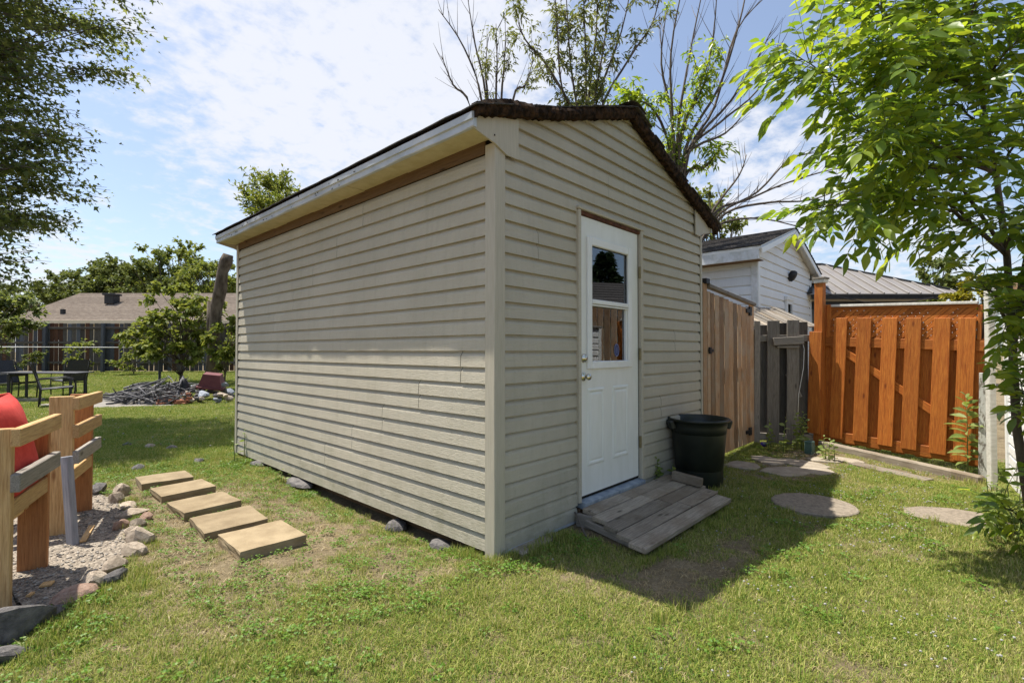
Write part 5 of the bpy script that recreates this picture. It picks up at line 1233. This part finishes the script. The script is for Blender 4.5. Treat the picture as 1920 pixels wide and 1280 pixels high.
g_ = GP(1815, 890, -.05); herb('tall_weed', 'tall single-stemmed leafy weed before the right end of the orange fence', (g_.x, g_.y, gz(g_.x, g_.y)), .84, 36, .24, .30, 1, (-.06, .0))
g_ = GP(1556, 862); herb('young_weed', 'small pale weed at the left foot of the orange fence', (g_.x, g_.y, gz(g_.x, g_.y)), .26, 9, .09, .5, 2, stems=4)
g_ = GP(1498, 842); herb('bushy_weed', 'bushy green weed climbing beside the tall orange post', (g_.x, g_.y, gz(g_.x, g_.y)), .48, 12, .10, .6, 3, stems=5)
g_ = GP(1458, 845); herb('broad_weed', 'broad leaved weed against the grey picket fence', (g_.x, g_.y, gz(g_.x, g_.y)), .42, 9, .10, .7, 4, stems=3)
g_ = PY(1248, 880, -.08); herb('corner_weed', 'green weed growing between the bin and shed wall', (2.06, -.07, .02), .26, 10, .10, .4, 5, stems=4)
g_ = GP(452, 860); herb('wall_seedling', 'slender seedling against the back end of the long shed wall', (-.06, 4.1, gz(-.06, 4.1)), .34, 8, .07, .5, 6, stems=2)
g_ = GP(560, 905); herb('second_seedling', 'small seedling at the foot of the long shed wall seam', (-.06, 2.95, gz(-.06, 2.95)), .13, 6, .07, .4, 7, stems=2)
g_ = GP(1880, 985); herb('lush_weed', 'lush ground weed under the leafy tree at the right edge', (2.7, -2.32, gz(2.7, -2.3)), .22, 10, .09, .6, 8, stems=6)
g_ = GP(1905, 930); herb('dry_vine', 'tangled weed at the foot of the pale pole', (3.7, -2.3, gz(3.7, -2.3)), .3, 8, .07, .6, 9, stems=6)
g_ = GP(1433, 842); V, Fc = lathe([(0, 0), (.02, .005), (.045, .03), (.04, .05), (.0005, .055)], 10); o = obj('violet_flower', pymesh('flower', V, Fc, M['violet'], True), None, (g_.x, g_.y, gz(g_.x, g_.y) + .03)); tag(o, 'single violet blossom on the ground before the grey fence', 'flower')

# ---- seen only in the door glass: neighbour roof and spruce off to the right
hh = root('shingled_house', (13.5, -9.5, 0), 'grey shingled house mirrored in the upper door glass', 'house', (0, 0, .55))
box('wall', M['cream'], (9, 6, 2.3), (0, 0, 1.15), parent=hh)
for s in (-1, 1):
    for c in range(14):
        t0 = c / 14; t1 = (c + 1) / 14 + .01; V = [(-5, s * 3.5 * (1 - t0), 2.2 + 1.75 * t0 + .06), (5, s * 3.5 * (1 - t0), 2.2 + 1.75 * t0 + .06), (5, s * 3.5 * (1 - t1), 2.2 + 1.75 * t1 + .02), (-5, s * 3.5 * (1 - t1), 2.2 + 1.75 * t1 + .02)]
        V += [(x, y, z - .05) for x, y, z in V]; obj('shingle_course', pymesh('course', V, [(0, 1, 2, 3), (7, 6, 5, 4), (0, 4, 5, 1), (1, 5, 6, 2), (2, 6, 7, 3), (3, 7, 4, 0)], M['shingle']), hh)
V = [(x, y, z) for x in (-4.4, 4.4) for y, z in ((-3, 2.3), (3, 2.3), (0, 3.85))]; obj('gable', pymesh('gable', V, [(0, 1, 2), (5, 4, 3), (0, 2, 5, 3), (1, 4, 5, 2)], M['cream']), hh)
sb = Vector((19.0, -11.2, 0)); spr = root('spruce_tree', sb, 'dark pointed spruce mirrored in the upper door glass', 'tree')
LP = []; LT = []
for i in range(3000):
    t_ = rnd.random() ** .8; a = rnd.uniform(0, 6.283); R_ = ((1 - t_) * 1.75 + .08) * rnd.random() ** .6 * (1 + .35 * math.sin(t_ * 70 + 2 * math.sin(3 * a))); z = .8 + t_ * 5.3 - R_ * .12
    LP.append((R_ * math.cos(a), R_ * math.sin(a), z)); LT.append((math.cos(a), math.sin(a), rnd.uniform(-.3, .35)))
v, f = leaves(np.array(LP), np.array(LT), .42, .16, 5, .1, .1); obj('crown', npmesh('crown', v, f, M['spruce']), spr)['kind'] = 'stuff'
tubeobj('trunk', M['bark'], [([(0, 0, -.1), (0, 0, 4), (0, 0, 5.9)], [.2, .12, .02])], spr, 7)

# ================================================================== LAWN
def inside(poly, x, y):
    x = np.asarray(x); y = np.asarray(y); c = np.zeros(x.shape, bool); n = len(poly)
    for i in range(n):
        x1, y1 = poly[i]; x2, y2 = poly[(i + 1) % n]
        c ^= ((y1 > y) != (y2 > y)) & (x < (x2 - x1) * (y - y1) / (y2 - y1 + 1e-12) + x1)
    return c
def vnoise(x, y, s, seed):                                 # smooth value noise
    r_ = np.random.default_rng(seed); T = r_.random((64, 64)); X = x * s; Y = y * s; xi = np.floor(X).astype(int); yi = np.floor(Y).astype(int); fx = X - xi; fy = Y - yi
    fx = fx * fx * (3 - 2 * fx); fy = fy * fy * (3 - 2 * fy); g = lambda a, b: T[a % 64, b % 64]
    return (g(xi, yi) * (1 - fx) + g(xi + 1, yi) * fx) * (1 - fy) + (g(xi, yi + 1) * (1 - fx) + g(xi + 1, yi + 1) * fx) * fy
def fbm(x, y, s, seed): return .5 * vnoise(x, y, s, seed) + .3 * vnoise(x, y, s * 2.3, seed + 1) + .2 * vnoise(x, y, s * 5.1, seed + 2)
def blocked(x, y):
    b = (x > -.0) & (x < WID) & (y > .0) & (y < LEN)
    b |= inside(GRAVEL, x, y) | inside(PATIO, x, y)
    for cx, cy, a, c, ang in PAVERS: b |= (np.abs(x - cx) < a) & (np.abs(y - cy) < c)
    for cx, cy, rx, ry, ang in ROUNDS:
        dx = x - cx; dy = y - cy; u = dx * math.cos(ang) + dy * math.sin(ang); v = -dx * math.sin(ang) + dy * math.cos(ang); b |= (u / (rx * .97)) ** 2 + (v / (ry * .97)) ** 2 < 1
    b |= (x > .68) & (x < 2.15) & (y > -.66) & (y < 0)
    b |= ((x - 2.5) ** 2 + (y + .22) ** 2 < .2 ** 2)
    return b
def density(x, y):
    d = np.clip((fbm(x, y, 2.2, 11) - .15) * 4, .62, 1)
    e = lambda cx, cy, rx, ry, k: k * np.exp(-(((x - cx) / rx) ** 2 + ((y - cy) / ry) ** 2) ** 1.5)
    n2 = -.1 + 2.2 * fbm(x, y, 8, 31)
    bare = e(.95, -.98, .62, .16, 1.15) + e(.55, -.86, .22, .15, 1.1)                 # trodden patch in the shade
    bare += e(-.35, 1.0, .30, .7, .75) + e(-.35, 2.3, .28, .9, .75) + e(-.45, .3, .4, .28, .3)   # thin strip along the wall
    bare += e(-.9, 1.1, .45, .5, .6) + e(-.95, 2.4, .42, 1.6, .9)
    bare += e(4.75, -1.35, .35, 1.0, .95) + e(3.9, -.65, .9, .42, .95)                # soil before the fences
    bare += e(-.55, 4.9, .9, .55, .35) + e(-1.2, 3.3, .3, .6, .5) + e(-1.35, 1.7, .18, .6, .6) + e(-.1, .1, .25, .2, .3)
    return np.clip(d - bare * n2, .02, 1)

def blades(n, rad, hmin, hmax, w, mat, seed, bend=.5):
    r_ = np.random.default_rng(seed); a = r_.uniform(0, 6.283, n); r = rad * np.sqrt(r_.random(n)); B = np.stack([r * np.cos(a), r * np.sin(a), np.full(n, -.006)], 1)
    h = r_.uniform(hmin, hmax, n); th = r_.uniform(0, 6.283, n); lean = r_.uniform(.05, bend, n); D = np.stack([np.cos(th), np.sin(th), np.zeros(n)], 1); S = np.stack([-np.sin(th), np.cos(th), np.zeros(n)], 1); S = S * np.cos(r_.uniform(-.9, .9, n))[:, None]
    up = np.array([0, 0, 1.]); ww = (w * r_.uniform(.7, 1.3, n))[:, None]
    m1 = B + (D * (lean * .35)[:, None] + up * .55) * h[:, None]; t = B + (D * lean[:, None] * 1.0 + up * (1 - .3 * lean)[:, None]) * h[:, None]
    v = np.stack([B - S * ww * .5, B + S * ww * .5, m1 + S * ww * .42, m1 - S * ww * .42, t], 1).reshape(-1, 3)
    f = np.array([[0, 1, 2], [0, 2, 3], [3, 2, 4]]); fc = (f[None] + (np.arange(n) * 5)[:, None, None]).reshape(-1, 3)
    return npmesh('blades', v, fc, M[mat])
def cloverclump(seed):
    r_ = np.random.default_rng(seed); P_ = []; T_ = []
    for i in range(14):
        a = r_.uniform(0, 6.28); r = .05 * math.sqrt(r_.random()); z = r_.uniform(.012, .035)
        for k in range(3):
            b = a + k * 2.094; P_.append((r * math.cos(a), r * math.sin(a), z)); T_.append((math.cos(b), math.sin(b), .15))
    v, f = leaves(np.array(P_), np.array(T_), .0105, .0105, seed, 0, .05); return npmesh('clover', v, f, M['clover'])
def flowerhead(seed):
    bm = bmesh.new(); bmesh.ops.create_icosphere(bm, subdivisions=1, radius=.009)
    for v in bm.verts: v.co.z = v.co.z * .8 + .045; v.co.x += rnd.uniform(-.002, .002)
    me = bpy.data.meshes.new('head'); bm.to_mesh(me); bm.free(); me.materials.append(M['petal']); return me
src = bpy.data.collections.new('lawn_sources')
def S_(nm, me): o = bpy.data.objects.new(nm, me); src.objects.link(o)
for k in range(4): S_('a%d_blades' % k, blades(44, .055, .012, .034, .0028, 'grass', 100 + k, 1.3))
S_('b0_tuft', blades(30, .035, .04, .085, .0034, 'grass', 120, .7))
S_('b1_farblades', blades(46, .11, .025, .055, .0065, 'grass', 121, .8))
for k in range(2): S_('c%d_clover' % k, cloverclump(130 + k))
S_('d0_straw', blades(14, .06, .012, .03, .003, 'straw', 140, 2.2))
S_('e0_flower', flowerhead(150))
I_BL, I_TUFT, I_FAR, I_CL, I_ST, I_FL = 0, 4, 5, 6, 8, 9

def scatter(name, pts, rot, scl, ids, label):
    me = bpy.data.meshes.new(name); me.vertices.add(len(pts)); me.vertices.foreach_set('co', np.asarray(pts, np.float32).ravel())
    a = me.attributes.new('rot', 'FLOAT_VECTOR', 'POINT'); a.data.foreach_set('vector', np.asarray(rot, np.float32).ravel())
    a = me.attributes.new('scl', 'FLOAT', 'POINT'); a.data.foreach_set('value', np.asarray(scl, np.float32))
    a = me.attributes.new('idx', 'INT', 'POINT'); a.data.foreach_set('value', np.asarray(ids, np.int32))
    o = obj(name, me); g = bpy.data.node_groups.new(name, 'GeometryNodeTree')
    g.interface.new_socket('Geometry', in_out='INPUT', socket_type='NodeSocketGeometry'); g.interface.new_socket('Geometry', in_out='OUTPUT', socket_type='NodeSocketGeometry')
    gi = g.nodes.new('NodeGroupInput'); go = g.nodes.new('NodeGroupOutput'); ip = g.nodes.new('GeometryNodeInstanceOnPoints'); ci = g.nodes.new('GeometryNodeCollectionInfo')
    ci.inputs['Collection'].default_value = src; ci.inputs['Separate Children'].default_value = True; ci.inputs['Reset Children'].default_value = True
    def na(n_, t_): q = g.nodes.new('GeometryNodeInputNamedAttribute'); q.data_type = t_; q.inputs['Name'].default_value = n_; return q.outputs['Attribute']
    L = g.links.new; L(gi.outputs[0], ip.inputs['Points']); L(ci.outputs[0], ip.inputs['Instance']); ip.inputs['Pick Instance'].default_value = True
    L(na('idx', 'INT'), ip.inputs['Instance Index']); L(na('rot', 'FLOAT_VECTOR'), ip.inputs['Rotation']); L(na('scl', 'FLOAT'), ip.inputs['Scale']); L(ip.outputs[0], go.inputs[0])
    md = o.modifiers.new('scatter', 'NODES'); md.node_group = g; return tag(o, label, None, kind='stuff')
Cx, Cy = CAM.x, CAM.y
def cloud(n, x0, x1, y0, y1, dmin, dmax, seed):
    r_ = np.random.default_rng(seed); x = r_.uniform(x0, x1, n); y = r_.uniform(y0, y1, n)
    dep = (x - Cx) * F0.x + (y - Cy) * F0.y; lat = (x - Cx) * RT.x + (y - Cy) * RT.y
    k = (dep > dmin) & (dep < dmax) & (np.abs(lat) < dep * 1.12 + .5); return x[k], y[k], dep[k], r_
PTS = []; ROT = []; SCL = []; IDS = []
def put(x, y, ids, scl, r_, dz=0.0):
    PTS.append(np.stack([x, y, ground(x, y) + dz], 1)); ROT.append(np.stack([r_.uniform(-.15, .15, len(x)), r_.uniform(-.15, .15, len(x)), r_.uniform(0, 6.283, len(x))], 1)); SCL.append(scl); IDS.append(ids)
# near lawn
x, y, dep, r_ = cloud(150000, -3.2, 6.2, -3.6, 6.5, 1.1, 7.2, 1)
k = ~blocked(x, y); x, y, dep = x[k], y[k], dep[k]; d = density(x, y)
k = r_.random(len(x)) < d * np.clip(1.05 - dep * .06, .5, 1) * .95; x, y, d, dep = x[k], y[k], d[k], dep[k]
ids = r_.integers(0, 4, len(x)); cl = fbm(x, y, 1.6, 51); ids = np.where(r_.random(len(x)) < np.clip((cl - .60) * .9, .005, .10), I_CL + r_.integers(0, 2, len(x)), ids)
ids = np.where(r_.random(len(x)) < .015, I_TUFT, ids)
put(x, y, ids, r_.uniform(.65, 1.2, len(x)) * (.55 + .5 * d) * (1.0 + .03 * dep), r_)
NEAR = len(x)
# straw and sparse weeds on the bare places
x, y, dep, r_ = cloud(26000, -3.2, 6.2, -3.6, 6.5, 1.1, 7.2, 2); k = ~blocked(x, y); x, y = x[k], y[k]; k = r_.random(len(x)) < (.25 + .6 * (1 - density(x, y))); x, y = x[k], y[k]
put(x, y, np.full(len(x), I_ST), r_.uniform(.6, 1.3, len(x)), r_)
x, y, dep, r_ = cloud(9000, -1.4, .0, .2, 4.6, 1.1, 9, 3); k = ~blocked(x, y) & (r_.random(len(x)) < .07); x, y = x[k], y[k]
put(x, y, I_CL + r_.integers(0, 2, len(x)), r_.uniform(.6, 1.1, len(x)), r_)
# long grass along edges: shed foot, gravel stones, ramp, fence
def edge(a, b, n, w, seed, s0=.7, s1=1.3):
    r_ = np.random.default_rng(seed); t_ = r_.random(n); x = a[0] + (b[0] - a[0]) * t_ + r_.normal(0, w, n); y = a[1] + (b[1] - a[1]) * t_ + r_.normal(0, w, n); k = ~blocked(x, y); x, y = x[k], y[k]
    put(x, y, np.full(len(x), I_TUFT), r_.uniform(s0, s1, len(x)), r_)
edge((-.05, -.06), (-.05, .35), 22, .03, 5, .6, 1.1); edge((0, -.05), (.62, -.12), 60, .04, 6); edge((.55, -.68), (2.1, -.70), 90, .03, 7, .5, .95); edge((2.3, -.5), (2.9, -.1), 40, .07, 8)
edge((-1.5, 1.3), (-1.95, .75), 45, .06, 9, .7, 1.3); edge((-1.25, 3.3), (-1.4, 1.6), 40, .06, 10, .5, 1.0); edge((-.15, 4.6), (-.9, 4.4), 50, .12, 11, .7, 1.4); edge((4.9, -2.1), (3.2, -2.3), 60, .08, 12)
edge((-.12, 3.9), (-.15, 4.5), 30, .05, 13, .6, 1.1); edge((3.3, -.1), (4.9, -.05), 50, .08, 14, .5, 1)
# white clover heads
x, y, dep, r_ = cloud(14000, -2.5, 5.5, -3.2, 1.2, 1.3, 6.5, 15); k = ~blocked(x, y) & (r_.random(len(x)) < np.clip((fbm(x, y, 1.3, 71) - .40) * 1.6, 0, .5) * sstep(-.3, .6, x * .6 - y * .5) * .8); x, y = x[k], y[k]
put(x, y, np.full(len(x), I_FL), r_.uniform(.4, .75, len(x)), r_)
# far lawn at the left and behind
x, y, dep, r_ = cloud(190000, -6, 10, 4.3, 30, 5.2, 21, 16); k = ~blocked(x, y) & (x < .9 + .42 * (y - 4.5)) ; x, y, dep = x[k], y[k], dep[k]; k = r_.random(len(x)) < np.clip(1.3 - dep * .04, .5, 1) * np.clip(density(x, y) + .35, 0, 1); x, y, dep = x[k], y[k], dep[k]
put(x, y, np.where(r_.random(len(x)) < .12, I_CL, I_FAR), r_.uniform(.7, 1.2, len(x)) * (.6 + .035 * dep), r_)
x, y, dep, r_ = cloud(2600, -5, 6, 5, 22, 6, 19, 17); k = ~blocked(x, y) & (x < .15 + .30 * (y - 4.5)) & (r_.random(len(x)) < .22); x, y = x[k], y[k]; put(x, y, np.full(len(x), I_FL), r_.uniform(.8, 1.3, len(x)), r_)
print('lawn clumps', sum(map(len, PTS)), 'near', NEAR)
scatter('lawn_grass', np.concatenate(PTS), np.concatenate(ROT), np.concatenate(SCL), np.concatenate(IDS), 'mown grass with clover covering the yard')
# loose gravel
r_ = np.random.default_rng(77); n = 5200; x = r_.uniform(-3.2, -1.2, n); y = r_.uniform(.6, 4, n); k = inside(GRAVEL, x, y); x, y = x[k], y[k]
bm = bmesh.new()
V = []; Fc = []
ico = bmesh.new(); bmesh.ops.create_icosphere(ico, subdivisions=1, radius=1); iv = np.array([v.co[:] for v in ico.verts]); iff = np.array([[v.index for v in f.verts] for f in ico.faces]); ico.free()
n = len(x); s = r_.uniform(.003, .010, (n, 1, 1)) * np.array([1, 1, .6]); jit = r_.uniform(.7, 1.3, (n, len(iv), 1)); vv = iv[None] * s * jit + np.stack([x, y, ground(x, y) + .011], 1)[:, None]
ff = (iff[None] + (np.arange(n) * len(iv))[:, None, None]).reshape(-1, 3)
M['pebble'] = leafmat('pebble', [(.12, .11, .10), (.30, .27, .23), (.46, .42, .36)], 0, .8, .3)
tag(obj('loose_gravel', npmesh('loose_gravel', vv.reshape(-1, 3), ff, M['pebble'])), 'loose grey gravel round the stud chairs', None, kind='stuff')
